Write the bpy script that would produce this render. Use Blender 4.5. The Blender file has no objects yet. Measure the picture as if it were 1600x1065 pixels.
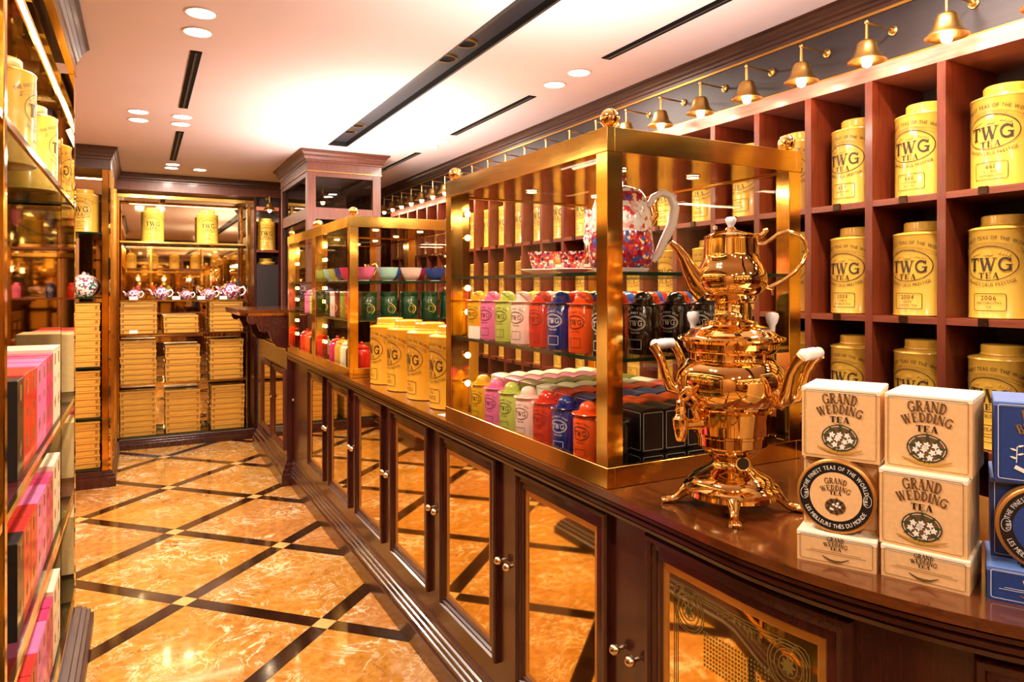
import bpy, bmesh, math, random
from mathutils import Vector, Matrix
random.seed(7)
PI = math.pi
S = bpy.context.scene
COL = S.collection

# ------------------------------------------------------------------ camera
F_PX, HORIZON, EYE = 1090.0, 450.0, 1.5
PSI = math.atan(580.0 / F_PX)
cam = bpy.data.cameras.new('camera')
cam.sensor_fit = 'HORIZONTAL'; cam.sensor_width = 36.0
cam.lens = 36.0 * F_PX / 1600.0
cam.shift_y = -(532.5 - HORIZON) / 1600.0
cam.clip_start = 0.02
camo = bpy.data.objects.new('camera', cam); COL.objects.link(camo)
camo.location = (0, 0, EYE); camo.rotation_euler = (PI / 2, 0, -PSI)
S.camera = camo

# ------------------------------------------------------------------ world, exposure
w = bpy.data.worlds.new('world'); S.world = w; w.use_nodes = True
w.node_tree.nodes['Background'].inputs[0].default_value = (1.0, 0.72, 0.45, 1)
w.node_tree.nodes['Background'].inputs[1].default_value = 0.03
S.view_settings.view_transform = 'Standard'; S.view_settings.look = 'None'
S.view_settings.gamma = 1.0; S.view_settings.use_curve_mapping = False
S.view_settings.exposure = 0.6
S.cycles.max_bounces = 10; S.cycles.glossy_bounces = 6; S.cycles.diffuse_bounces = 4
S.cycles.transparent_max_bounces = 20; S.cycles.transmission_bounces = 6
S.cycles.caustics_reflective = False; S.cycles.caustics_refractive = False
S.cycles.sample_clamp_indirect = 6.0
S.cycles.use_denoising = True
WARM = (1.0, 0.70, 0.42)
WHITE = (1.0, 0.86, 0.72)
P_DOWN, P_TRACK, P_UP, P_BELL, P_LED, P_CAB = 13.0, 22.0, 13.0, 1.0, 1.9, 4.0

# ------------------------------------------------------------------ materials
def lin(h):
    h = h.lstrip('#')
    v = [int(h[i:i+2], 16) / 255 for i in (0, 2, 4)]
    return tuple(((c + .055) / 1.055) ** 2.4 if c > .04045 else c / 12.92 for c in v) + (1,)
MATS = {}
def base_mat(name):
    m = bpy.data.materials.new(name); m.use_nodes = True
    nt = m.node_tree; b = nt.nodes['Principled BSDF']
    MATS[name] = m
    return m, nt, b
def tex_coord(nt, kind='Object', scale=(1, 1, 1)):
    t = nt.nodes.new('ShaderNodeTexCoord'); mp = nt.nodes.new('ShaderNodeMapping')
    mp.inputs['Scale'].default_value = scale
    nt.links.new(t.outputs[kind], mp.inputs[0]); return mp.outputs[0]
def noise(nt, vec, scale, detail=3, rough=.5, dist=0):
    n = nt.nodes.new('ShaderNodeTexNoise')
    n.inputs['Scale'].default_value = scale; n.inputs['Detail'].default_value = detail
    n.inputs['Roughness'].default_value = rough; n.inputs['Distortion'].default_value = dist
    nt.links.new(vec, n.inputs['Vector']); return n.outputs['Fac']
def ramp(nt, fac, stops):
    r = nt.nodes.new('ShaderNodeValToRGB'); e = r.color_ramp.elements
    while len(e) < len(stops): e.new(.5)
    for el, (p, c) in zip(e, stops): el.position = p; el.color = c
    nt.links.new(fac, r.inputs[0]); return r.outputs[0]
def mixc(nt, fac, a, b, mode='MIX'):
    n = nt.nodes.new('ShaderNodeMix'); n.data_type = 'RGBA'; n.blend_type = mode
    for sock, v in ((n.inputs['Factor'], fac), (n.inputs['A'], a), (n.inputs['B'], b)):
        pass
    fa, aa, bb = n.inputs[0], n.inputs[6], n.inputs[7]
    for sock, v in ((fa, fac), (aa, a), (bb, b)):
        if hasattr(v, 'links') or hasattr(v, 'is_linked'): nt.links.new(v, sock)
        else: sock.default_value = v
    return n.outputs[2]
def bump(nt, b, h, strength, dist=.002):
    n = nt.nodes.new('ShaderNodeBump'); n.inputs['Strength'].default_value = strength
    n.inputs['Distance'].default_value = dist
    nt.links.new(h, n.inputs['Height']); nt.links.new(n.outputs[0], b.inputs['Normal'])
def plain(name, col, rough=.4, metal=0, coat=0, var=.06, scale=30, spec=.5, bumpv=0):
    """a solid colour with a faint procedural mottle"""
    m, nt, b = base_mat(name)
    c = lin(col) if isinstance(col, str) else tuple(col) + (1,)
    v = noise(nt, tex_coord(nt), scale, 3)
    d = tuple(x * (1 - var * 2) for x in c[:3]) + (1,); l = tuple(min(1, x * (1 + var)) for x in c[:3]) + (1,)
    nt.links.new(ramp(nt, v, [(.3, d), (.7, l)]), b.inputs['Base Color'])
    b.inputs['Roughness'].default_value = rough; b.inputs['Metallic'].default_value = metal
    b.inputs['Coat Weight'].default_value = coat; b.inputs['Coat Roughness'].default_value = .08
    b.inputs['Specular IOR Level'].default_value = spec
    if bumpv: bump(nt, b, v, bumpv)
    return m
def wood(name, dark, light, rough=.28, axis=2, coat=.35):
    m, nt, b = base_mat(name)
    sc = [26, 26, 26]; sc[axis] = 1.6
    v = tex_coord(nt, 'Object', sc)
    n1 = noise(nt, v, 3.2, 6, .65, .6); n2 = noise(nt, tex_coord(nt, 'Object', (2, 2, 2)), 1.5, 2)
    c = ramp(nt, n1, [(.32, lin(dark)), (.68, lin(light))])
    c2 = mixc(nt, .35, c, ramp(nt, n2, [(.35, lin(dark)), (.7, lin(light))]))
    nt.links.new(c2, b.inputs['Base Color'])
    b.inputs['Roughness'].default_value = rough
    b.inputs['Coat Weight'].default_value = coat; b.inputs['Coat Roughness'].default_value = .12
    bump(nt, b, n1, .06, .001)
    return m
def metal(name, col, rough, wob=0.0, wscale=9, streak=0.0):
    m, nt, b = base_mat(name)
    c = lin(col)
    n = noise(nt, tex_coord(nt), wscale, 2, .4)
    d = tuple(x * .82 for x in c[:3]) + (1,)
    nt.links.new(ramp(nt, n, [(.3, d), (.7, c)]), b.inputs['Base Color'])
    b.inputs['Metallic'].default_value = 1; b.inputs['Roughness'].default_value = rough
    if streak:
        v = noise(nt, tex_coord(nt, 'Object', (1.5, 1.5, 60)), 4, 4)
        mr = nt.nodes.new('ShaderNodeMapRange'); mr.inputs[3].default_value = rough; mr.inputs[4].default_value = rough + streak
        nt.links.new(v, mr.inputs[0]); nt.links.new(mr.outputs[0], b.inputs['Roughness'])
    if wob: bump(nt, b, n, wob, .01)
    return m
def emit(name, col, strength, tint=None):
    m, nt, b = base_mat(name)
    b.inputs['Base Color'].default_value = lin(tint or '#fff2dd')
    b.inputs['Emission Color'].default_value = tuple(col) + (1,)
    b.inputs['Emission Strength'].default_value = strength
    return m
def clear_glass(name, tint, refl=.9):
    m, nt, b = base_mat(name); nt.nodes.remove(b)
    out = nt.nodes['Material Output']
    tr = nt.nodes.new('ShaderNodeBsdfTransparent'); tr.inputs[0].default_value = lin(tint)
    gl = nt.nodes.new('ShaderNodeBsdfGlossy'); gl.inputs['Roughness'].default_value = .01
    fr = nt.nodes.new('ShaderNodeFresnel'); fr.inputs[0].default_value = 1.35
    mu = nt.nodes.new('ShaderNodeMath'); mu.operation = 'MULTIPLY'; mu.inputs[1].default_value = refl
    mx = nt.nodes.new('ShaderNodeMixShader')
    nt.links.new(fr.outputs[0], mu.inputs[0]); nt.links.new(mu.outputs[0], mx.inputs[0])
    nt.links.new(tr.outputs[0], mx.inputs[1]); nt.links.new(gl.outputs[0], mx.inputs[2])
    nt.links.new(mx.outputs[0], out.inputs[0]); return m

wood('wood_dark', '#24070a', '#4a1a10', .26)
wood('wood_side', '#24070a', '#4a1a10', .26, axis=1)
wood('wood_top', '#381708', '#6c3412', .16, axis=1, coat=.7)
wood('wood_shelf', '#431305', '#752c12', .4)
wood('wood_shelf_h', '#521b0c', '#8a4024', .4, axis=1)
wood('wood_lintel', '#8e4a40', '#b87464', .38, axis=1)
wood('wood_niche', '#1d0a0a', '#301210', .5)
wood('wood_panel', '#1a1012', '#2c1c1e', .62, axis=1, coat=0)
wood('wood_tower', '#3a170a', '#66301a', .48, coat=.05)
wood('wood_crown', '#2a120c', '#55301c', .42, axis=1, coat=.1)
metal('brass', '#f4c566', .10, .16, 5, .06)
metal('brass_plate', '#e6b050', .10, .16, 5)
metal('brass_lamp', '#d8ae62', .28, .03, 20)
metal('gold', '#ffd688', .045, .01, 6)
metal('mirror', '#e6cfa4', .02, .008, 2)
metal('door_mirror', '#f2d48a', .035, .012, 3)
metal('knob_metal', '#e8cfa6', .14)
metal('clip_metal', '#4c3a2c', .3)
metal('silver_dark', '#4c4640', .25)
plain('paint_ceiling', '#f1dcd4', .75, var=.015, scale=2)
plain('paint_wall', '#a8754a', .6, var=.05, scale=3)
plain('black_slot', '#0a0808', .8, spec=.1)
plain('track_grey', '#26252a', .45, var=.05)
plain('track_side', '#0b0b0d', .5)
plain('grout', '#5a3a20', .6)
plain('trim_white', '#f2e4d4', .4, var=.02)
plain('gold_trim', '#c08a3a', .3, metal=.7)
plain('tin_yellow', '#d8a940', .26, coat=.5, var=.03, scale=6)
plain('tin_counter', '#dd9d26', .26, coat=.5, var=.03, scale=6)
plain('ink', '#2a1808', .5)
plain('ink_brown', '#8a6420', .5)
plain('ink_pale', '#c09030', .5)
plain('silver_print', '#e2dcd8', .35, var=.02)
plain('porcelain', '#f6e9e2', .14, coat=.6, var=.02)
plain('porcelain_blue', '#26307a', .2)
plain('paper_white', '#f6ecdc', .55, var=.02)
plain('carton_cream', '#e9b67a', .5, var=.04, scale=120)
plain('carton_edge', '#f7e4c2', .5, var=.03)
plain('carton_blue', '#1d3a78', .42, var=.06, scale=120)
plain('carton_blue_edge', '#5a76b4', .45, var=.03)
plain('olive_brown', '#6a4620', .5)
plain('leaf_ink', '#33401c', .5)
plain('ring_black', '#16110f', .35)
plain('round_rim', '#b97a35', .32, metal=.5)
plain('etch', '#8a7436', .45, metal=.6)
plain('cloth_black', '#0d0b0b', .6)
TIN = {'yellow': '#e6ad1e', 'pink': '#ea6fa6', 'green': '#b9c356', 'blush': '#f4cdc0', 'red': '#cc2418',
       'blue': '#12246e', 'orange': '#e8501a', 'black': '#100d10', 'magenta': '#d02a66', 'cream': '#f3e3bd',
       'darkgreen': '#0c3a22', 'skyblue': '#2a63c4', 'mint': '#a9dcd2', 'navy': '#22408a', 'white': '#f4ece2',
       'maroon': '#5a1420', 'olive': '#7c8a2a', 'gold': '#d8a034'}
for k, v in TIN.items(): plain('enamel_' + k, v, .16, coat=.7, var=.03, scale=8)
for k, v in TIN.items(): plain('card_' + k, v, .33, coat=.25, var=.04, scale=60)
emit('bulb', (1.0, .80, .50), 26)
emit('bulb_small', (1.0, .84, .58), 18)
emit('diffuser', (1.0, .90, .78), 9)
emit('led', (1.0, .86, .70), 9)
clear_glass('glass', '#fdfcf8', .07)
clear_glass('shelf_glass', '#eef4ec', .5)
clear_glass('tower_glass', '#c8b8a0', 1.0)
plain('glass_edge', '#0d2a1c', .12, coat=.5)
plain('gold_carton', '#d9952e', .42, var=.10, scale=14)
wood('box_wood', '#c88628', '#ecb24c', .38, axis=0, coat=.3)
plain('box_dot', '#9c6418', .4)

def marble():
    m, nt, b = base_mat('marble')
    t = nt.nodes.new('ShaderNodeTexCoord'); oi = nt.nodes.new('ShaderNodeObjectInfo')
    mul = nt.nodes.new('ShaderNodeVectorMath'); mul.operation = 'SCALE'
    cmb = nt.nodes.new('ShaderNodeCombineXYZ')
    nt.links.new(oi.outputs['Random'], cmb.inputs[0]); nt.links.new(oi.outputs['Random'], cmb.inputs[1])
    nt.links.new(cmb.outputs[0], mul.inputs[0]); mul.inputs['Scale'].default_value = 41
    add = nt.nodes.new('ShaderNodeVectorMath'); add.operation = 'ADD'
    nt.links.new(t.outputs['Object'], add.inputs[0]); nt.links.new(mul.outputs[0], add.inputs[1])
    v = add.outputs[0]
    big = noise(nt, v, 2.2, 4, .6, .8)
    c = ramp(nt, big, [(.28, lin('#8c4610')), (.45, lin('#b06a1c')), (.6, lin('#c2842e')), (.75, lin('#a85e2a'))])
    tint = ramp(nt, oi.outputs['Random'], [(0, lin('#c47a1e')), (.4, lin('#c68a28')), (.7, lin('#b87238')), (1, lin('#b8623a'))])
    c = mixc(nt, .55, c, tint)
    fine = noise(nt, v, 22, 5, .7)
    c = mixc(nt, .28, c, ramp(nt, fine, [(.35, lin('#8a4a12')), (.65, lin('#f0c070'))]))
    def vein(scale, dist, w, seed):
        mp = nt.nodes.new('ShaderNodeVectorMath'); mp.operation = 'ADD'; mp.inputs[1].default_value = (seed, seed * 2, 0)
        nt.links.new(v, mp.inputs[0])
        n = noise(nt, mp.outputs[0], scale, 5, .6, dist)
        s = nt.nodes.new('ShaderNodeMath'); s.operation = 'SUBTRACT'; s.inputs[1].default_value = .5; nt.links.new(n, s.inputs[0])
        a = nt.nodes.new('ShaderNodeMath'); a.operation = 'ABSOLUTE'; nt.links.new(s.outputs[0], a.inputs[0])
        r = ramp(nt, a.outputs[0], [(0, (1, 1, 1, 1)), (w, (0, 0, 0, 1))])
        g = ramp(nt, noise(nt, mp.outputs[0], 3.1, 2), [(.46, (0, 0, 0, 1)), (.62, (1, 1, 1, 1))])
        return mixc(nt, 1.0, r, g, 'MULTIPLY')
    c = mixc(nt, vein(2.6, 1.6, .020, 3.3), c, lin('#f6dfb8'))
    c = mixc(nt, vein(5.5, 2.4, .026, 9.1), c, lin('#f3d7a8'))
    c = mixc(nt, vein(4.0, 1.2, .010, 17.7), c, lin('#7a3f14'))
    nt.links.new(c, b.inputs['Base Color']); b.inputs['Roughness'].default_value = .09
    b.inputs['Coat Weight'].default_value = .4; b.inputs['Coat Roughness'].default_value = .04
marble()
plain('marble_dark', '#2c1409', .12, coat=.4, var=.25, scale=9)
plain('marble_inset', '#e0b068', .12, coat=.4, var=.08, scale=20)

# ------------------------------------------------------------------ mesh builder
class MB:
    def __init__(s): s.v = []; s.f = []; s.m = []
    def add(s, vs, fs, mi=0):
        o = len(s.v); s.v += [tuple(p) for p in vs]; s.f += [tuple(i + o for i in f) for f in fs]; s.m += [mi] * len(fs); return s
    def box(s, x0, x1, y0, y1, z0, z1, mi=0):
        if x1 < x0: x0, x1 = x1, x0
        if y1 < y0: y0, y1 = y1, y0
        return s.add([(x0, y0, z0), (x1, y0, z0), (x1, y1, z0), (x0, y1, z0), (x0, y0, z1), (x1, y0, z1), (x1, y1, z1), (x0, y1, z1)],
                     [(3, 2, 1, 0), (4, 5, 6, 7), (0, 1, 5, 4), (1, 2, 6, 5), (2, 3, 7, 6), (3, 0, 4, 7)], mi)
    def lathe(s, prof, n=32, c=(0, 0), cap=True, mi=0, sx=1, sy=1):
        vs = []; fs = []
        for r, z in prof:
            for i in range(n):
                a = 2 * PI * i / n; vs.append((c[0] + r * math.cos(a) * sx, c[1] + r * math.sin(a) * sy, z))
        for j in range(len(prof) - 1):
            for i in range(n):
                k = (i + 1) % n
                fs.append((j * n + i, j * n + k, (j + 1) * n + k, (j + 1) * n + i))
        if cap:
            if prof[0][0] > 1e-5: fs.append(tuple(range(n))[::-1])
            if prof[-1][0] > 1e-5: fs.append(tuple((len(prof) - 1) * n + i for i in range(n)))
        return s.add(vs, fs, mi)
    def tube(s, pts, rad, n=10, mi=0, cap=True):
        pts = [Vector(p) for p in pts]
        if not hasattr(rad, '__len__'): rad = [rad] * len(pts)
        up = None; vs = []; fs = []
        for j, p in enumerate(pts):
            t = (pts[min(j + 1, len(pts) - 1)] - pts[max(j - 1, 0)]).normalized()
            if up is None:
                up = Vector((0, 0, 1)) if abs(t.z) < .9 else Vector((1, 0, 0))
            a = up - t * up.dot(t); a.normalize(); up = a; b = t.cross(a)
            for i in range(n):
                th = 2 * PI * i / n; vs.append(p + (a * math.cos(th) + b * math.sin(th)) * rad[j])
        for j in range(len(pts) - 1):
            for i in range(n):
                k = (i + 1) % n; fs.append((j * n + i, j * n + k, (j + 1) * n + k, (j + 1) * n + i))
        if cap: fs += [tuple(range(n))[::-1], tuple((len(pts) - 1) * n + i for i in range(n))]
        return s.add(vs, fs, mi)
    def sphere(s, c, r, n=16, mi=0, sz=1):
        pr = [(max(r * math.sin(PI * j / (n // 2)), 1e-6), c[2] - r * sz * math.cos(PI * j / (n // 2))) for j in range(n // 2 + 1)]
        return s.lathe(pr, n, (c[0], c[1]), False, mi)
    def prism(s, poly, z0, z1, mi=0):
        n = len(poly)
        return s.add([(x, y, z0) for x, y in poly] + [(x, y, z1) for x, y in poly],
                     [tuple(range(n))[::-1], tuple(range(n, 2 * n))] + [(i, (i + 1) % n, n + (i + 1) % n, n + i) for i in range(n)], mi)
    def rings(s, rings, closed_ring=True, cap=True, mi=0):
        n = len(rings[0]); vs = [p for r in rings for p in r]; fs = []
        for j in range(len(rings) - 1):
            for i in range(n if closed_ring else n - 1):
                k = (i + 1) % n; fs.append((j * n + i, j * n + k, (j + 1) * n + k, (j + 1) * n + i))
        if cap: fs += [tuple(range(n))[::-1], tuple((len(rings) - 1) * n + i for i in range(n))]
        return s.add(vs, fs, mi)
    def rect_moulding(s, x0, x1, y0, y1, prof, mi=0):
        return s.rings([[(x0 - o, y0 - o, z), (x1 + o, y0 - o, z), (x1 + o, y1 + o, z), (x0 - o, y1 + o, z)] for o, z in prof], True, True, mi)
    def map(s, fn, start=0):
        s.v = s.v[:start] + [tuple(fn(*p)) for p in s.v[start:]]; return s
    def mesh(s, name, mats, smooth=None):
        me = bpy.data.meshes.new(name); me.from_pydata(s.v, [], s.f)
        for m in (mats if isinstance(mats, (list, tuple)) else [mats]): me.materials.append(MATS[m])
        if len(me.materials) > 1: me.polygons.foreach_set('material_index', s.m)
        bm = bmesh.new(); bm.from_mesh(me); bmesh.ops.recalc_face_normals(bm, faces=bm.faces); bm.to_mesh(me); bm.free()
        if smooth is not None:
            me.shade_smooth(); me.set_sharp_from_angle(angle=math.radians(smooth))
        me.update(); return me

def link(name, me, parent=None, loc=None, rot=None, scale=None, bevel=0):
    o = bpy.data.objects.new(name, me); COL.objects.link(o)
    if parent is not None: o.parent = parent
    if loc is not None: o.location = loc
    if rot is not None: o.rotation_euler = rot
    if scale is not None: o.scale = scale
    if bevel:
        b = o.modifiers.new('bevel', 'BEVEL'); b.width = bevel; b.segments = 1; b.limit_method = 'ANGLE'
    return o
def tag(o, label, cat, group=None):
    o['label'] = label; o['category'] = cat
    if group: o['group'] = group
    return o
def thing(name, label, cat, loc=(0, 0, 0), rz=0, group=None):
    o = bpy.data.objects.new(name, None); COL.objects.link(o); o.empty_display_size = .05
    o.location = loc; o.rotation_euler = (0, 0, rz)
    return tag(o, label, cat, group)
def part(name, mb, mat, root, world=True, smooth=None, bevel=0, label=None):
    """mesh part; world=True: the builder holds world coordinates and the root is unrotated"""
    me = mb if isinstance(mb, bpy.types.Mesh) else mb.mesh(name, mat, smooth)
    o = link(name, me, root, bevel=bevel)
    if world:
        p = root
        t = Vector((0, 0, 0))
        while p is not None: t += p.location; p = p.parent
        o.location = -t
    if label: o['label'] = label
    return o
def struct(name, mb, mat, smooth=None):
    o = link(name, mb.mesh(name, mat, smooth)); o['kind'] = 'structure'; return o
def single(name, mb, mat, label, cat, group=None, loc=None, rz=0, smooth=None, bevel=0):
    o = link(name, mb if isinstance(mb, bpy.types.Mesh) else mb.mesh(name, mat, smooth), None, loc, (0, 0, rz), bevel=bevel)
    return tag(o, label, cat, group)
ORD = 'first second third fourth fifth sixth seventh eighth ninth tenth eleventh twelfth thirteenth fourteenth fifteenth sixteenth seventeenth eighteenth nineteenth twentieth twenty-first twenty-second twenty-third twenty-fourth twenty-fifth twenty-sixth'.split()

# ------------------------------------------------------------------ lettering (2-D polygons: lists of (verts, faces))
_tc = {}
def glyphs(txt, size, gap=.12):
    """(x0,x1,verts,faces) of each character in the built-in face, laid out on a line, centred on 0"""
    out = []; x = 0
    for ch in txt:
        if ch == ' ': x += size * .38; continue
        if ch not in _tc:
            cu = bpy.data.curves.new('t', 'FONT'); cu.body = ch; cu.size = 1; cu.resolution_u = 2
            ob = bpy.data.objects.new('t', cu)
            me = bpy.data.meshes.new_from_object(ob)
            vs = [(p.co.x, p.co.y) for p in me.vertices]; fs = [tuple(p.vertices) for p in me.polygons]
            bpy.data.objects.remove(ob); bpy.data.curves.remove(cu); bpy.data.meshes.remove(me)
            mn = min(p[0] for p in vs); _tc[ch] = ([(a - mn, b) for a, b in vs], fs, max(p[0] for p in vs) - mn)
        vs, fs, wd = _tc[ch]
        out.append((x, x + wd * size, [(a * size, b * size) for a, b in vs], fs)); x += (wd + gap) * size
    x -= gap * size
    return [(a - x / 2, b - x / 2, vs, fs) for a, b, vs, fs in out], x
class Flat:
    """2-D artwork: verts (x,y), faces, material index; later mapped on a plane or a cylinder"""
    def __init__(s): s.v = []; s.f = []; s.m = []; s.l = []; s.cur = 0.0
    def up(s, d=.00018): s.cur += d
    def lifts(s, base): return [base + q for q in s.l]
    def add(s, vs, fs, mi=0):
        vs = list(vs); s.l += [s.cur] * len(vs)
        o = len(s.v); s.v += vs; s.f += [tuple(i + o for i in f) for f in fs]; s.m += [mi] * len(fs)
    def line(s, pts, wd, mi=0, closed=False):
        n = len(pts); vs = []; ws = wd if hasattr(wd, '__len__') else [wd] * n
        for i, p in enumerate(pts):
            a = pts[(i - 1) % n] if closed or i > 0 else p; b = pts[(i + 1) % n] if closed or i < n - 1 else p
            dx, dy = b[0] - a[0], b[1] - a[1]; l = math.hypot(dx, dy) or 1
            nx, ny = -dy / l * ws[i] / 2, dx / l * ws[i] / 2
            vs += [(p[0] + nx, p[1] + ny), (p[0] - nx, p[1] - ny)]
        fs = [(2 * i, 2 * i + 1, 2 * ((i + 1) % n) + 1, 2 * ((i + 1) % n)) for i in range(n if closed else n - 1)]
        s.add(vs, fs, mi)
    def ell(s, cx, cy, a, b, wd, mi=0, n=40, t0=0, t1=2 * PI):
        full = abs(t1 - t0 - 2 * PI) < 1e-6
        s.line([(cx + a * math.cos(t0 + (t1 - t0) * i / (n if full else n - 1)), cy + b * math.sin(t0 + (t1 - t0) * i / (n if full else n - 1))) for i in range(n)], wd, mi, full)
    def disc(s, cx, cy, a, b, mi=0, n=28):
        s.add([(cx, cy)] + [(cx + a * math.cos(2 * PI * i / n), cy + b * math.sin(2 * PI * i / n)) for i in range(n)], [(0, 1 + i, 1 + (i + 1) % n) for i in range(n)], mi)
    def rrect(s, cx, cy, wd, ht, r, lw, mi=0):
        pts = []
        for qx, qy, a0 in ((1, 1, 0), (-1, 1, 90), (-1, -1, 180), (1, -1, 270)):
            for k in range(4):
                a = math.radians(a0 + 30 * k); pts.append((cx + qx * (wd / 2 - r) + r * math.cos(a), cy + qy * (ht / 2 - r) + r * math.sin(a)))
        out = []
        for i, p in enumerate(pts):
            q = pts[(i + 1) % len(pts)]; n = max(1, int(math.hypot(q[0] - p[0], q[1] - p[1]) / .009))
            out += [(p[0] + (q[0] - p[0]) * k / n, p[1] + (q[1] - p[1]) * k / n) for k in range(n)]
        s.line(out, lw, mi, True)
    def leaf(s, x, y, ang, l, wd, mi=0):
        c, n = math.cos(ang), math.sin(ang)
        q = [(0, 0), (.3, .5), (.65, .42), (1, 0), (.65, -.42), (.3, -.5)]
        s.add([(x + (a * l) * c - (b * wd) * n, y + (a * l) * n + (b * wd) * c) for a, b in q], [(0, 1, 2, 3, 4, 5)], mi)
    def text(s, txt, cx, cy, size, mi=0, arc=None, sx=1.0, gap=.12, bold=0):
        """arc: bow height radius (positive = arched up); cy is the baseline at the middle"""
        g, wd = glyphs(txt, size, gap)
        for a, b, vs, fs in g:
            m = (a + b) / 2 * sx
            loc = [((p[0] - (b - a) / 2) * sx, p[1]) for p in vs]
            if arc:
                th = m / arc
                ca, sa = math.cos(-th), math.sin(-th); ox, oy = cx + arc * math.sin(th), cy + arc * math.cos(th) - arc
                loc = [(ox + p[0] * ca - p[1] * sa, oy + p[0] * sa + p[1] * ca) for p in loc]
            else: loc = [(cx + m + p[0], cy + p[1]) for p in loc]
            s.add(loc, fs, mi)
    def serif(s, txt, cx, cy, h, wd, mi=0, arc=None, bold=1.0, gap=.14):
        """slab-serif capitals drawn with strokes; wd = width of one normal letter"""
        adv = [wd * (SERIF_W.get(ch, 1.0)) for ch in txt]; tot = sum(adv) + wd * gap * (len(txt) - 1); x = -tot / 2
        for ch, a in zip(txt, adv):
            if ch in SERIF:
                st = len(s.v)
                for kind, pts, lw in SERIF[ch]:
                    P = [((px - .5) * a, py * h) for px, py in pts]
                    if kind == 'p': s.add(P, [tuple(range(len(P)))], mi)
                    else: s.line(P, lw * wd * bold, mi)
                m = x + a / 2
                for i in range(st, len(s.v)):
                    px, py = s.v[i]
                    if arc:
                        th = m / arc; ca, sa = math.cos(-th), math.sin(-th)
                        py2 = py
                        s.v[i] = (cx + arc * math.sin(th) + px * ca - py2 * sa, cy + arc * math.cos(th) - arc + px * sa + py2 * ca)
                    else: s.v[i] = (cx + m + px, cy + py)
            x += a + wd * gap
    def cyl(s, R, mats, name, lift=.0006, z0=0, maxdx=.02):
        vs = [((R + lf) * math.sin(x / R), -(R + lf) * math.cos(x / R), z0 + y) for (x, y), lf in zip(s.v, s.lifts(lift))]
        return s._me(vs, mats, name)
    def plane(s, mats, name, lift=.0005):
        return s._me([(x, -lf, y) for (x, y), lf in zip(s.v, s.lifts(lift))], mats, name)
    def _me(s, vs, mats, name):
        me = bpy.data.meshes.new(name); me.from_pydata(vs, [], s.f)
        for m in mats: me.materials.append(MATS[m])
        me.polygons.foreach_set('material_index', s.m); me.update(); return me
def _arc(cx, cy, rx, ry, a0, a1, n=9):
    return [(cx + rx * math.cos(math.radians(a0 + (a1 - a0) * i / (n - 1))), cy + ry * math.sin(math.radians(a0 + (a1 - a0) * i / (n - 1)))) for i in range(n)]
def _sf(x0, x1, y, t=.1): return ('p', [(x0, y), (x1, y), (x1, y + t), (x0, y + t)], 0)
def _vs(x, lw=.26): return ('l', [(x, 0), (x, .33), (x, .66), (x, 1)], lw)
SERIF_W = {'W': 1.45, 'G': 1.1, 'I': .5, 'N': 1.1, 'M': 1.3}
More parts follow.
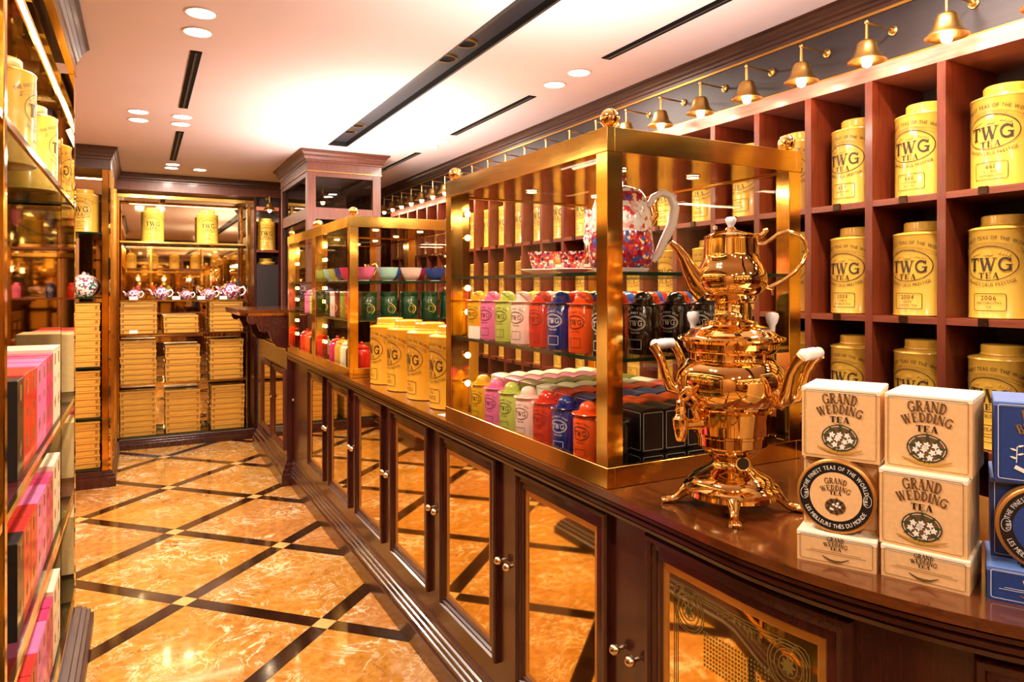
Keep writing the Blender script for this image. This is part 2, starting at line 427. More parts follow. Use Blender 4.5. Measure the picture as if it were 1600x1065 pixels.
SERIF = {
 'T': [_vs(.5), _sf(.02, .98, .9), ('p', [(.02, .72), (.12, .72), (.12, .95), (.02, .95)], 0), ('p', [(.88, .72), (.98, .72), (.98, .95), (.88, .95)], 0), _sf(.28, .72, 0, .07)],
 'W': [('l', [(.1, 1), (.2, .5), (.3, 0)], .24), ('l', [(.3, 0), (.4, .45), (.5, .95)], .08), ('l', [(.46, 1), (.58, .5), (.68, 0)], .24), ('l', [(.68, 0), (.78, .5), (.9, 1)], .08), _sf(-.02, .24, .93, .07), _sf(.36, .6, .93, .07), _sf(.78, 1.02, .93, .07)],
 'G': [('l', _arc(.5, .5, .4, .46, 42, 318, 15), .17), ('p', [(.55, .42), (1.0, .42), (1.0, .5), (.55, .5)], 0), ('l', [(.84, .04), (.84, .25), (.84, .45)], .2), ('p', [(.78, .72), (.9, .72), (.9, 1), (.82, 1)], 0)],
 'E': [_vs(.25), _sf(.02, .92, .92, .08), _sf(.02, .92, 0, .08), _sf(.3, .72, .47, .07), ('p', [(.84, .7), (.92, .7), (.92, 1), (.84, 1)], 0), ('p', [(.84, 0), (.92, 0), (.92, .3), (.84, .3)], 0), ('p', [(.66, .36), (.73, .36), (.73, .64), (.66, .64)], 0)],
 'A': [('l', [(.14, 0), (.3, .5), (.47, 1)], .08), ('l', [(.5, 1), (.66, .5), (.82, 0)], .24), _sf(.22, .74, .3, .06), _sf(0, .3, 0, .07), _sf(.62, 1, 0, .07)],
 'R': [_vs(.25), ('l', _arc(.5, .73, .3, .23, 95, -95), .15), _sf(.25, .5, .93, .07), _sf(.25, .5, .47, .06), ('l', [(.5, .5), (.7, .25), (.86, 0)], .2), _sf(.04, .44, 0, .07), _sf(.74, 1, 0, .07), _sf(.04, .3, .93, .07)],
 'N': [_vs(.18, .12), ('l', [(.16, 1), (.5, .5), (.84, 0)], .22), _vs(.84, .1), _sf(0, .36, 0, .07), _sf(.66, 1.02, .93, .07), _sf(0, .3, .93, .07)],
 'D': [_vs(.25), ('l', _arc(.45, .5, .42, .46, 92, -92, 11), .16), _sf(.04, .5, .93, .07), _sf(.04, .5, 0, .07)],
 'I': [_vs(.5), _sf(.05, .95, .93, .07), _sf(.05, .95, 0, .07)],
 'H': [_vs(.2, .2), _vs(.8, .2), _sf(.2, .8, .46, .08), _sf(0, .4, 0, .07), _sf(.6, 1, 0, .07), _sf(0, .4, .93, .07), _sf(.6, 1, .93, .07)],
 'P': [_vs(.25), ('l', _arc(.5, .7, .32, .26, 95, -95), .16), _sf(.25, .5, .93, .07), _sf(.25, .5, .42, .06), _sf(.04, .46, 0, .07), _sf(.04, .3, .93, .07)],
 'Y': [('l', [(.5, 0), (.5, .25), (.5, .45)], .24), ('l', [(.16, 1), (.33, .7), (.5, .42)], .2), ('l', [(.86, 1), (.68, .7), (.5, .42)], .08), _sf(0, .34, .93, .07), _sf(.7, 1, .93, .07), _sf(.3, .7, 0, .07)],
 'B': [_vs(.25), ('l', _arc(.5, .74, .28, .22, 95, -95), .15), ('l', _arc(.5, .26, .34, .24, 95, -95), .16), _sf(.04, .5, .93, .07), _sf(.04, .5, 0, .07), _sf(.25, .55, .46, .07)],
}

# ------------------------------------------------------------------ room shell
CEIL = 2.57
RX0, RX1, RY0, RY1 = -0.9, 2.64, -1.9, 7.72
fl = MB().box(RX0, RX1, RY0, RY1, -.06, -.006); floor = struct('floor', fl, 'grout')
def clip(poly, f):
    out = []
    for i in range(len(poly)):
        a, b = poly[i], poly[(i + 1) % len(poly)]; fa, fb = f(a), f(b)
        if fa >= 0: out.append(a)
        if (fa >= 0) != (fb >= 0):
            t = fa / (fa - fb); out.append((a[0] + (b[0] - a[0]) * t, a[1] + (b[1] - a[1]) * t))
    return out
def room_clip(p):
    for f in (lambda q: q[0] - RX0, lambda q: RX1 - q[0], lambda q: q[1] - RY0, lambda q: RY1 - q[1]):
        p = clip(p, f)
        if len(p) < 3: return None
    return p
DIAG, NX, NY, SW = 1.078, .185, 3.690, .080
side = DIAG / math.sqrt(2); q2 = 1 / math.sqrt(2)
def ab(a, b): return (NX + (a - b) * q2, NY + (a + b) * q2)
def slab(nm, a0, a1, b0, b1, mat, top):
    p = room_clip([ab(a0, b0), ab(a1, b0), ab(a1, b1), ab(a0, b1)])
    if p and max(q[0] for q in p) - min(q[0] for q in p) > .01:
        part(nm, MB().prism(p, -.006, top), mat, floor, world=False)
h = SW / 2
for i in range(-8, 9):
    for j in range(-8, 9):
        a, b = i * side, j * side
        slab('floor_tile', a + h + .001, a + side - h - .001, b + h + .001, b + side - h - .001, 'marble', 0)
        slab('dark_strip', a + h + .0005, a + side - h - .0005, b - h, b + h, 'marble_dark', .0003)
        slab('dark_strip', a - h, a + h, b + h + .0005, b + side - h - .0005, 'marble_dark', .0003)
        slab('inset_tile', a - h, a + h, b - h, b + h, 'marble_inset', .0005)
# ceiling with the recessed track channel
TX0, TX1, TY1 = 1.230, 1.378, 5.25
ce = MB().box(RX0, TX0, RY0, RY1, CEIL, CEIL + .12).box(TX1, RX1, RY0, RY1, CEIL, CEIL + .12).box(TX0, TX1, TY1, RY1, CEIL, CEIL + .12).box(TX0, TX1, RY0, TY1, CEIL + .075, CEIL + .12)
struct('ceiling', ce, 'paint_ceiling')
struct('wall_left', MB().box(RX0 - .08, RX0, RY0, RY1, 0, CEIL), 'paint_wall')
struct('wall_right', MB().box(RX1, RX1 + .08, RY0, RY1, 0, CEIL), 'wood_dark')
struct('wall_back', MB().box(RX0, RX1, RY1, RY1 + .08, 0, CEIL), 'wood_dark')
struct('wall_front', MB().box(RX0, RX1, RY0 - .08, RY0, 0, CEIL), 'wood_dark')
# track channel lining
tr = thing('lighting_track', 'long dark recessed lighting channel running down the middle of the ceiling', 'light track', (1.304, TY1, CEIL))
part('channel_base', MB().box(TX0, TX1, RY0, TY1, CEIL + .030, CEIL + .074), 'track_grey', tr)
part('channel_side', MB().box(TX1 - .012, TX1, RY0, TY1, CEIL - .002, CEIL + .030), 'track_side', tr)
part('channel_side', MB().box(TX0, TX0 + .006, RY0, TY1, CEIL - .002, CEIL + .030), 'track_side', tr)
part('channel_end', MB().box(TX0, TX1, TY1 - .03, TY1, CEIL - .002, CEIL + .030), 'track_side', tr)

def spot_lamp(name, loc, power, size, blend, root, col=WARM, aim=(0, 0, -1), rad=.03):
    l = bpy.data.lights.new(name, 'SPOT'); l.energy = power; l.color = col; l.spot_size = math.radians(size); l.spot_blend = blend; l.shadow_soft_size = rad
    o = bpy.data.objects.new(name, l); COL.objects.link(o)
    o.parent = root; o.location = Vector(loc) - root.location
    o.rotation_euler = Vector(aim).to_track_quat('-Z', 'Y').to_euler(); return o
def area_lamp(name, loc, power, sx, sy, root, col=WARM, up=False, disk=False, rot=None):
    l = bpy.data.lights.new(name, 'AREA'); l.energy = power; l.color = col
    l.shape = 'DISK' if disk else 'RECTANGLE'; l.size = sx
    if not disk: l.size_y = sy
    o = bpy.data.objects.new(name, l); COL.objects.link(o); o.parent = root; o.location = Vector(loc) - root.location
    o.rotation_euler = rot if rot else ((PI, 0, 0) if up else (0, 0, 0)); return o
TRK = ['nearest the photo\'s top edge', 'second from the photo\'s top edge', 'second from the far end', 'nearest the far end']
for (x, y), lb in zip([(1.285, 2.855), (1.285, 3.085), (1.285, 4.63), (1.285, 4.845)], TRK):
    r = thing('track_spotlight', 'dark round spotlight in the ceiling channel, ' + lb, 'spotlight', (x, y, CEIL + .03), group='spotlights in the ceiling channel')
    part('trim_ring', MB().lathe([(.046, CEIL + .030), (.046, CEIL + .022), (.052, CEIL + .022), (.052, CEIL + .030)], 28, (x, y), False), 'gold_trim', r, smooth=40)
    part('lamp_cone', MB().lathe([(.046, CEIL + .0295), (.046, CEIL + .024), (.03, CEIL + .0285), (.001, CEIL + .029)], 28, (x, y), False), 'black_slot', r, smooth=40)
    spot_lamp('spot_light', (x, y, CEIL + .018), P_TRACK, 78, .7, r)
def downlight(x, y, lb, power=P_DOWN):
    r = thing('downlight', lb, 'ceiling light', (x, y, CEIL), group='round recessed ceiling lights')
    part('trim_ring', MB().lathe([(.052, CEIL + .001), (.060, CEIL - .001), (.060, CEIL - .004), (.053, CEIL - .004), (.052, CEIL + .001)], 32, (x, y), False), 'trim_white', r, smooth=40)
    part('diffuser', MB().lathe([(.053, CEIL - .0005), (.053, CEIL - .0025)], 32, (x, y)), 'diffuser', r)
    area_lamp('down_light', (x, y, CEIL - .012), power, .09, .09, r, WHITE, disk=True)
DL = [(.207, 2.963, 'round ceiling light at the photo\'s top left, the nearer of its pair'),
      (.210, 3.19, 'round ceiling light at the photo\'s top left, the farther of its pair'),
      (-.013, 4.795, 'round ceiling light near the left shelving, the nearer of its pair'),
      (-.013, 5.03, 'round ceiling light near the left shelving, the farther of its pair'),
      (.229, 4.81, 'round ceiling light between the two left ceiling slots, the nearer one'),
      (.229, 5.03, 'round ceiling light between the two left ceiling slots, the farther one'),
      (.243, 6.70, 'round ceiling light just beyond the far left ceiling slot, nearer of its pair'),
      (.240, 6.90, 'round ceiling light just beyond the far left ceiling slot, farther of its pair'),
      (.470, 6.89, 'single round ceiling light in front of the back cornice'),
      (1.920, 2.90, 'round ceiling light by the right cornice above the front showcase, nearer of its pair'),
      (1.920, 3.133, 'round ceiling light by the right cornice above the front showcase, farther of its pair'),
      (1.928, 4.717, 'faint round ceiling light between the far right ceiling slots, nearer one'),
      (1.925, 4.93, 'faint round ceiling light between the far right ceiling slots, farther one')]
for d in DL: downlight(*d)
for i, (x, y) in enumerate([(.207, 1.13), (.207, 1.36), (1.92, 1.07), (1.92, 1.30), (.207, -.7), (1.92, -.7), (1.05, -.75), (-.45, -.75)]):  # last two are added to brighten the unseen entrance that the brass reflects
    downlight(x, y, ['round ceiling light overhead beyond the photo\'s top edge by the left aisle', 'farther aisle ceiling light overhead beyond the photo\'s top edge',
                     'round ceiling light overhead beyond the photo\'s top edge by the tea shelf', 'farther tea shelf ceiling light beyond the photo\'s top edge',
                     'round ceiling light behind the viewpoint over the aisle', 'round ceiling light behind the viewpoint by the tea shelf', 'added ceiling light brightening the middle of the unseen entrance behind the viewpoint', 'added ceiling light brightening the unseen entrance by the left wall'][i])
def slot(x, y0, y1, wd, lb):
    r = thing('ceiling_slot', lb, 'air vent', (x, y0, CEIL), group='black slots in the ceiling')
    part('slot_frame', MB().box(x - wd / 2, x + wd / 2, y0, y1, CEIL - .004, CEIL + .001), 'black_slot', r)
    part('slot_blade', MB().box(x - .005, x + .005, y0 + .01, y1 - .01, CEIL - .007, CEIL - .004), 'track_grey', r)
slot(.222, 3.45, 4.57, .048, 'black ceiling slot over the aisle, the nearer of two')
slot(.237, 5.27, 6.48, .048, 'black ceiling slot over the aisle, the farther of two')
slot(1.912, 1.55, 2.665, .048, 'black ceiling slot by the right cornice at the photo\'s top edge')
slot(1.925, 3.374, 4.492, .048, 'black ceiling slot by the right cornice above the showcase')
slot(1.936, 5.21, 6.4, .048, 'black ceiling slot by the right cornice beside the wooden tower')

# ------------------------------------------------------------------ tea tins
TR, TH = .100, .285
tin_body = MB().lathe([(.001, 0), (TR - .004, 0), (TR - .001, .002), (TR, .004), (TR - .0015, .008), (TR - .0015, TH - .008), (TR + .001, TH - .004), (TR, TH), (TR - .006, TH + .003), (.060, TH + .010), (.001, TH + .010)], 44, cap=False).mesh('tin_body', 'tin_yellow', 35)
tin_lid = MB().lathe([(.0655, TH + .0085), (.0675, TH + .010), (.0665, TH + .014), (.0650, TH + .016), (.0650, TH + .037), (.062, TH + .041), (.045, TH + .043), (.001, TH + .0435)], 40, cap=False).mesh('tin_lid', 'tin_yellow', 35)
tin_body2 = tin_body.copy(); tin_body2.materials[0] = MATS['tin_counter']
tin_lid2 = tin_lid.copy(); tin_lid2.materials[0] = MATS['tin_counter']
def emblem(num=None, l1='', l2=''):
    f = Flat()
    f.text('THE FINEST TEAS OF THE WORLD', 0, .2485, .0165, 0, arc=.20, sx=.82, gap=.15)
    for zz in (.219, .209): f.line([(-.085 + .17 * i / 16, zz + .020 * (1 - ((i - 8) / 8) ** 2)) for i in range(17)], .0012, 1)
    f.text('WELCOMES EXCEPTION', 0, .2315, .0078, 1, arc=.20, sx=1.0, gap=.2)
    for sg in (-1, 1):
        f.line([(sg * .085, .2185), (sg * .094, .215), (sg * .088, .209), (sg * .096, .203)], .0035, 1)
        for k in range(4): f.leaf(sg * (.027 + .008 * k), .203 - .0025 * k, (.9 if sg > 0 else PI - .9), .012, .0065, 2)
    for k in range(7): f.leaf(0, .200, PI * (k + .5) / 7, .015, .007, 2)
    f.ell(0, .1735, .080, .053, .0024, 0, 56)
    f.serif('TWG', 0, .150, .041, .0345, 0, gap=.08)
    f.serif('TEA', 0, .1265, .0185, .0170, 0, gap=.22)
    f.text('GRANDS CRUS PRESTIGE', 0, .1015, .0150, 0, arc=-.17, sx=.84, gap=.15)
    f.rrect(0, .0525, .096, .053, .006, .0019, 0)
    if num:
        f.text(num, 0, .0590, .0205, 0, gap=.14)
        f.text(l1, 0, .0470, .0098, 0, gap=.14, sx=.92); f.text(l2, 0, .0345, .0098, 0, gap=.14, sx=.92)
    else:
        f.text('TEA', 0, .060, .015, 0)
        for zz in (.051, .042): f.line([(-.028 + .008 * q, zz) for q in range(8)], .0025, 1)
    return f.cyl(TR, ['ink', 'ink_brown', 'ink_pale'], 'printed_emblem')
EMB = {None: emblem()}
for a in [('661', 'DOUBLE', 'HAPPINESS TEA'), ('660', 'LAVENDER', 'KISS TEA'), ('659', 'JASMINE KISS', 'TEA'), ('2006', 'RED CHRISTMAS', 'TEA'), ('2004', 'CREAM', 'CARAMEL TEA'), ('2003', 'VANILLA', 'BOURBON TEA')]:
    EMB[a[0]] = emblem(*a)
def tin(x, y, z, face, label, group, num=None, counter=False, sc=1.0):
    """face: world angle (radians) towards which the emblem looks"""
    r = thing('tea_tin', label, 'tea tin', (x, y, z), face + PI / 2, group)
    r.scale = (sc, sc, sc)
    link('tin_body', tin_body2 if counter else tin_body, r); link('lid', tin_lid2 if counter else tin_lid, r)
    link('printed_emblem', EMB[num], r)
    return r

# ------------------------------------------------------------------ wall shelf on the right
XS, XB = 2.30, 2.60
PITCH, D0 = .257, 1.348
NCOL = 23
zt = [1.812, 1.403, .994, .585]      # shelf board tops
LZ0, LZ1 = 2.238, 2.290
NX_ = 3
yA, yB = D0 - PITCH * (1 + NX_) - .014, D0 + PITCH * (NCOL - 1) + .014
sh = thing('tea_shelf', 'tall red-brown wooden wall shelf of square compartments holding yellow tea tins', 'shelf', (2.45, 4.0, 0))
part('back_panel', MB().box(XB, XB + .02, yA, yB, .1, LZ1), 'wood_niche', sh)
part('top_board', MB().box(XS, XB, yA, yB, LZ0, LZ1), 'wood_lintel', sh)
part('plinth', MB().box(XS + .03, XB, yA, yB, 0, .12), 'wood_dark', sh)
dv = MB().box(XS, XB, -.014, .014, .12 - 1, LZ0 - 1).mesh('divider', 'wood_shelf')
for j in range(-1 - NX_, NCOL):
    o = link('divider', dv, sh); o.location = Vector((0, D0 + PITCH * j, 1)) - sh.location
bd = MB().box(XS + .001, XB, -PITCH / 2 + .014, PITCH / 2 - .014, -.022, 0).mesh('shelf_board', 'wood_shelf_h')
cl = MB().box(XS - .004, XS + .001, -.014, .014, -.020, .003).mesh('label_clip', 'clip_metal')
for j in range(-NX_, NCOL):
    yc = D0 + PITCH * (j - .5)
    for z in zt:
        o = link('shelf_board', bd, sh); o.location = Vector((0, yc, z)) - sh.location
    for z in zt[:3]:
        o = link('label_clip', cl, sh); o.location = Vector((0, yc, z)) - sh.location
ROWN = ['top', 'second', 'third']
NUMS = {(0, 0): '661', (0, 1): '660', (0, 2): '659', (1, 0): '2006', (1, 1): '2004', (1, 2): '2003'}
for row in range(3):
    for j in range(-NX_, NCOL if row < 2 else 15):
        yc = D0 + PITCH * (j - .5) + random.uniform(-.004, .004)
        n = NUMS.get((row, j))
        lb = 'yellow tea tin, %s row of the wall shelf, %s compartment from the photo\'s right edge' % (ROWN[row], ORD[j])
        if j < 0: lb = 'yellow tea tin, %s row of the wall shelf, %s compartment beyond the photo\'s right edge' % (ROWN[row], ORD[-j - 1])
        tin(2.428, yc, zt[row] + .0006, PI + random.uniform(-.05, .05), lb, 'yellow tins in the %s row of the wall shelf' % ROWN[row], n)
# dark lamp panel, gold beads, cornice
XP = 2.345
struct('wall_panel', MB().box(XP, RX1, RY0, RY1, LZ1, 2.50), 'wood_panel')
struct('trim_1', MB().box(XP - .022, XP, RY0, RY1, LZ1, LZ1 + .014), 'gold_trim')
struct('trim_2', MB().box(XP - .008, XP, RY0, RY1, 2.488, 2.498), 'gold_trim')
crown = [(0, 2.498), (-.010, 2.498), (-.010, 2.512), (-.018, 2.516), (-.018, 2.528), (-.030, 2.534), (-.030, 2.545), (-.046, 2.556), (-.046, 2.562), (-.060, 2.566), (-.060, 2.570), (0, 2.570)]
struct('trim_3', MB().rings([[(XP + a, RY0, z) for a, z in crown], [(XP + a, RY1, z) for a, z in crown]]), 'wood_crown')
# bell wall lamps
XL = 2.197
BELL_Y = [1.002, .734, .466] + [1.271 + .2685 * k for k in range(22)]
def build_bell(root):
    x, y, z = 0, 0, 0   # root at the rosette on the panel, arm runs towards -x
    L = XP - XL
    part('rosette', MB().tube([(0, 0, 0), (-.006, 0, 0), (-.008, 0, 0), (-.014, 0, 0)], [.017, .017, .012, .008], 16), 'brass_lamp', root, False, 40)
    part('arm', MB().tube([(-.010, 0, 0), (-L, 0, .004)], .0042, 8), 'brass_lamp', root, False, 40)
    part('joint', MB().sphere((-L, 0, .004), .009, 12), 'brass_lamp', root, False, 60)
    part('stem', MB().tube([(-L, 0, .004), (-L, 0, -.064)], .0052, 8), 'brass_lamp', root, False, 40)
    pr = [(.006, -.056), (.024, -.060), (.031, -.068), (.035, -.085), (.041, -.106), (.052, -.120), (.061, -.128), (.062, -.131), (.059, -.131), (.049, -.121), (.037, -.106), (.031, -.082), (.026, -.068), (.004, -.064)]
    part('bell_shade', MB().lathe(pr, 28, (-L, 0), False), 'brass_lamp', root, False, 50)
    part('light_bulb', MB().lathe([(.002, -.080), (.011, -.094), (.017, -.116), (.018, -.130), (.014, -.145), (.001, -.152)], 16, (-L, 0), False), 'bulb', root, False, 60)
def bell(x, y, z, rz, label, group, power=P_BELL, src=None):
    r = thing('bell_wall_lamp', label, 'wall lamp', (x, y, z), rz, group)
    if src is None: build_bell(r)
    else:
        for ch in list(src.children):
            if ch.type == 'MESH':
                c = ch.copy(); COL.objects.link(c); c.parent = r
    l = bpy.data.lights.new('bulb_glow', 'POINT'); l.energy = power; l.color = WARM; l.shadow_soft_size = .016
    o = bpy.data.objects.new('bulb_glow', l); COL.objects.link(o); o.parent = r; o.location = (-(XP - XL), 0, -.166)
    return r
first = None
for k, y in enumerate(BELL_Y):
    lb = 'brass bell wall lamp above the tea shelf, %s from the photo\'s right edge' % ORD[k if k == 0 else k - 2]
    if k in (1, 2): lb = 'brass bell wall lamp above the tea shelf, %s beyond the photo\'s right edge' % ORD[k - 1]
    r = bell(XP, y, 2.407, 0, lb, 'bell lamps above the tea shelf', src=first); first = first or r

# ------------------------------------------------------------------ service counter with a curved near end
CT = 1.025; CXF = .962; CR = .935; CCX, CCY = CXF + CR, 1.0; CYE = 5.462
def cpt(s_, d, z):
    """s_: distance along the top edge (0 where the curve starts, negative far away); d: outward offset from the top edge"""
    if s_ <= 0: return (CXF - d, CCY - s_, z)
    th = s_ / CR
    if th <= PI / 2: return (CCX - (CR + d) * math.cos(th), CCY - (CR + d) * math.sin(th), z)
    return (CCX + (s_ - CR * PI / 2), CCY - (CR + d), z)
S_END = CR * PI / 2 + .35
svals = [-(CYE - CCY), -3, -1.5] + [CR * PI / 2 * k / 22 for k in range(23)] + [S_END]
def along(prof, s0=None, s1=None, closed=True):
    sv = [s for s in svals if (s0 is None or s > s0 + 1e-4) and (s1 is None or s < s1 - 1e-4)]
    if s0 is not None: sv = [s0] + sv
    if s1 is not None: sv = sv + [s1]
    return MB().rings([[cpt(s, d, z) for d, z in prof] for s in sv], closed, True)
ct = thing('service_counter', 'long dark mahogany counter with mirrored doors and a curved near end', 'counter', (1.3, 3.2, 0))
FD = -.066
edge = [cpt(s, 0, 0)[:2] for s in svals]
backp = [(edge[-1][0], .75), (1.70, .75), (1.70, CYE)]
# counter top: front strip as lip profile, flat top as polygon
lip = [(0, CT), (.001, CT - .004), (0, CT - .012), (-.012, CT - .015), (-.014, CT - .019), (-.006, CT - .023), (-.006, CT - .030), (-.020, CT - .034), (-.013, CT - .039), (-.013, CT - .047), (-.028, CT - .051), (-.024, CT - .056), (-.026, CT - .064), (FD, CT - .070), (FD - .02, CT - .070), (FD - .02, CT)]
top = MB().prism(edge + backp, CT - .018, CT)
part('counter_top', top, 'wood_top', ct)
part('edge_moulding', along([(d, z) for d, z in lip[2:-1]] + [(FD - .02, CT - .02)]), 'wood_side', ct, smooth=25)
part('front_panel', along([(FD, .195), (FD, CT - .058), (FD - .02, CT - .058), (FD - .02, .195)]), 'wood_dark', ct, smooth=25)
part('base_moulding', along([(-.040, 0), (-.040, .082), (-.046, .086), (-.050, .092), (-.044, .098), (-.044, .112), (-.054, .117), (-.048, .124), (-.048, .138), (-.058, .143), (-.052, .150), (-.052, .164), (-.062, .169), (-.057, .176), (-.057, .190), (FD, .198), (FD - .02, .198), (FD - .02, 0)]), 'wood_side', ct, smooth=25)
part('back_panel', MB().box(1.67, 1.69, .76, CYE, 0, CT - .02).box(CCX, edge[-1][0], .72, .74, 0, CT - .02), 'wood_dark', ct)
DZ0, DZ1 = .283, .945
def door(s0, s1, etched=False, n=1, z0=DZ0, z1=DZ1):
    nn = max(1, n)
    # moulded frame: mitred rings from outside to the glass, in (s,z,d)
    prof = [(0, FD), (0, FD + .014), (.004, FD + .020), (.014, FD + .020), (.018, FD + .012), (.028, FD + .015), (.033, FD + .008), (.047, FD + .011), (.052, FD + .005), (.066, FD + .004), (.070, FD + .0005)]
    fr = MB(); rings = []
    for o, d in prof:
        a, b, c, e = s0 + o, s1 - o, z0 + o, z1 - o
        r = [(a + (b - a) * k / nn, d, c) for k in range(nn)] + [(b, d, c)] + [(b + (a - b) * k / nn, d, e) for k in range(nn)] + [(a, d, e)]
        rings.append(r)
    fr.rings([[cpt(*p) for p in r] for r in rings], True, False)
    # lighter bead is the inner ring: separate material by ring
    nring = len(rings[0]); fr.m = []
    for j in range(len(rings) - 1): fr.m += [1 if j >= 8 else 0] * nring
    d_ = part('door', fr, ['wood_dark', 'gold_trim'], ct, smooth=25)
    o = .069
    a, b, c, e = s0 + o, s1 - o, z0 + o, z1 - o
    gl = MB().rings([[cpt(a + (b - a) * k / nn, FD + dd, zz) for dd, zz in ((.0015, c), (.0015, e), (.0005, e), (.0005, c))] for k in range(nn + 1)])
    part('mirror_panel', gl, 'door_mirror', d_, smooth=30)
    if etched:
        f = Flat(); W, Hh = b - a, e - c
        for k in range(3): f.rrect(0, 0, W - .03 - .012 * k, Hh - .03 - .012 * k, .02, .002, 0)
        for sx in (-1, 1):
            for sz in (-1, 1):
                cx, cz = sx * (W / 2 - .06), sz * (Hh / 2 - .06)
                for rr in (.046, .040, .030, .020): f.ell(cx, cz, rr, rr, .0022, 0, 28)
                for k in range(8): f.leaf(cx, cz, k * PI / 4, .018, .008, 0)
        for k in range(7): f.leaf(-.045 + .015 * k, Hh / 2 - .035, 1.2 + .12 * k, .014, .006, 0)
        f.serif('TEA', .05, Hh / 2 - .044, .014, .012, 0)
        # woven band under the top rim and the two legs of the big curved figure
        for i in range(-17, 18):
            for j in range(9):
                x, z = i * .0085, Hh / 2 - .082 - j * .0085
                if abs(x) < W / 2 - .10: f.add([(x, z), (x + .0045, z), (x + .0045, z - .0045), (x, z - .0045)], [(0, 1, 2, 3)], 0)
        for j in range(34):
            for i in range(10):
                x, z = -.02 + .0085 * i + .00003 * j * j * 1.2 - .03 * math.sin(j / 34 * PI), Hh / 2 - .16 - j * .0085
                f.add([(x, z), (x + .0045, z), (x + .0045, z - .0045), (x, z - .0045)], [(0, 1, 2, 3)], 0)
        sm, zm = (a + b) / 2, (c + e) / 2
        me = bpy.data.meshes.new('etched_ornament')
        me.from_pydata([cpt(sm + x, FD + .0022, zm + y) for x, y in f.v], [], f.f); me.materials.append(MATS['etch'])
        part('etched_ornament', me, None, d_)
    return d_
def knob(s_, z, par):
    p0, p1 = Vector(cpt(s_, FD, z)), Vector(cpt(s_, FD + .05, z)); n = (p1 - p0).normalized()
    part('knob', MB().tube([p0, p0 + n * .012, p0 + n * .014, p0 + n * .020, p0 + n * .030, p0 + n * .036], [.006, .005, .009, .014, .012, .004], 14), 'knob_metal', par, smooth=50)
dy = [(4.90, 4.43), (4.30, 3.825), (3.70, 3.225), (3.10, 2.625), (2.500, 2.020), (1.888, 1.408)]
ds = [(CCY - a, CCY - b, 1) for a, b in dy] + [(-.260, .258, 12), (.438, .945, 12)]
DOORS = [door(a, b, etched=(i >= 6), n=n) for i, (a, b, n) in enumerate(ds)]
for i in range(len(ds) - 1):
    m = (ds[i][1] + ds[i + 1][0]) / 2
    knob(m - .030, .632, DOORS[i]); knob(m + .030, .632, DOORS[i + 1])

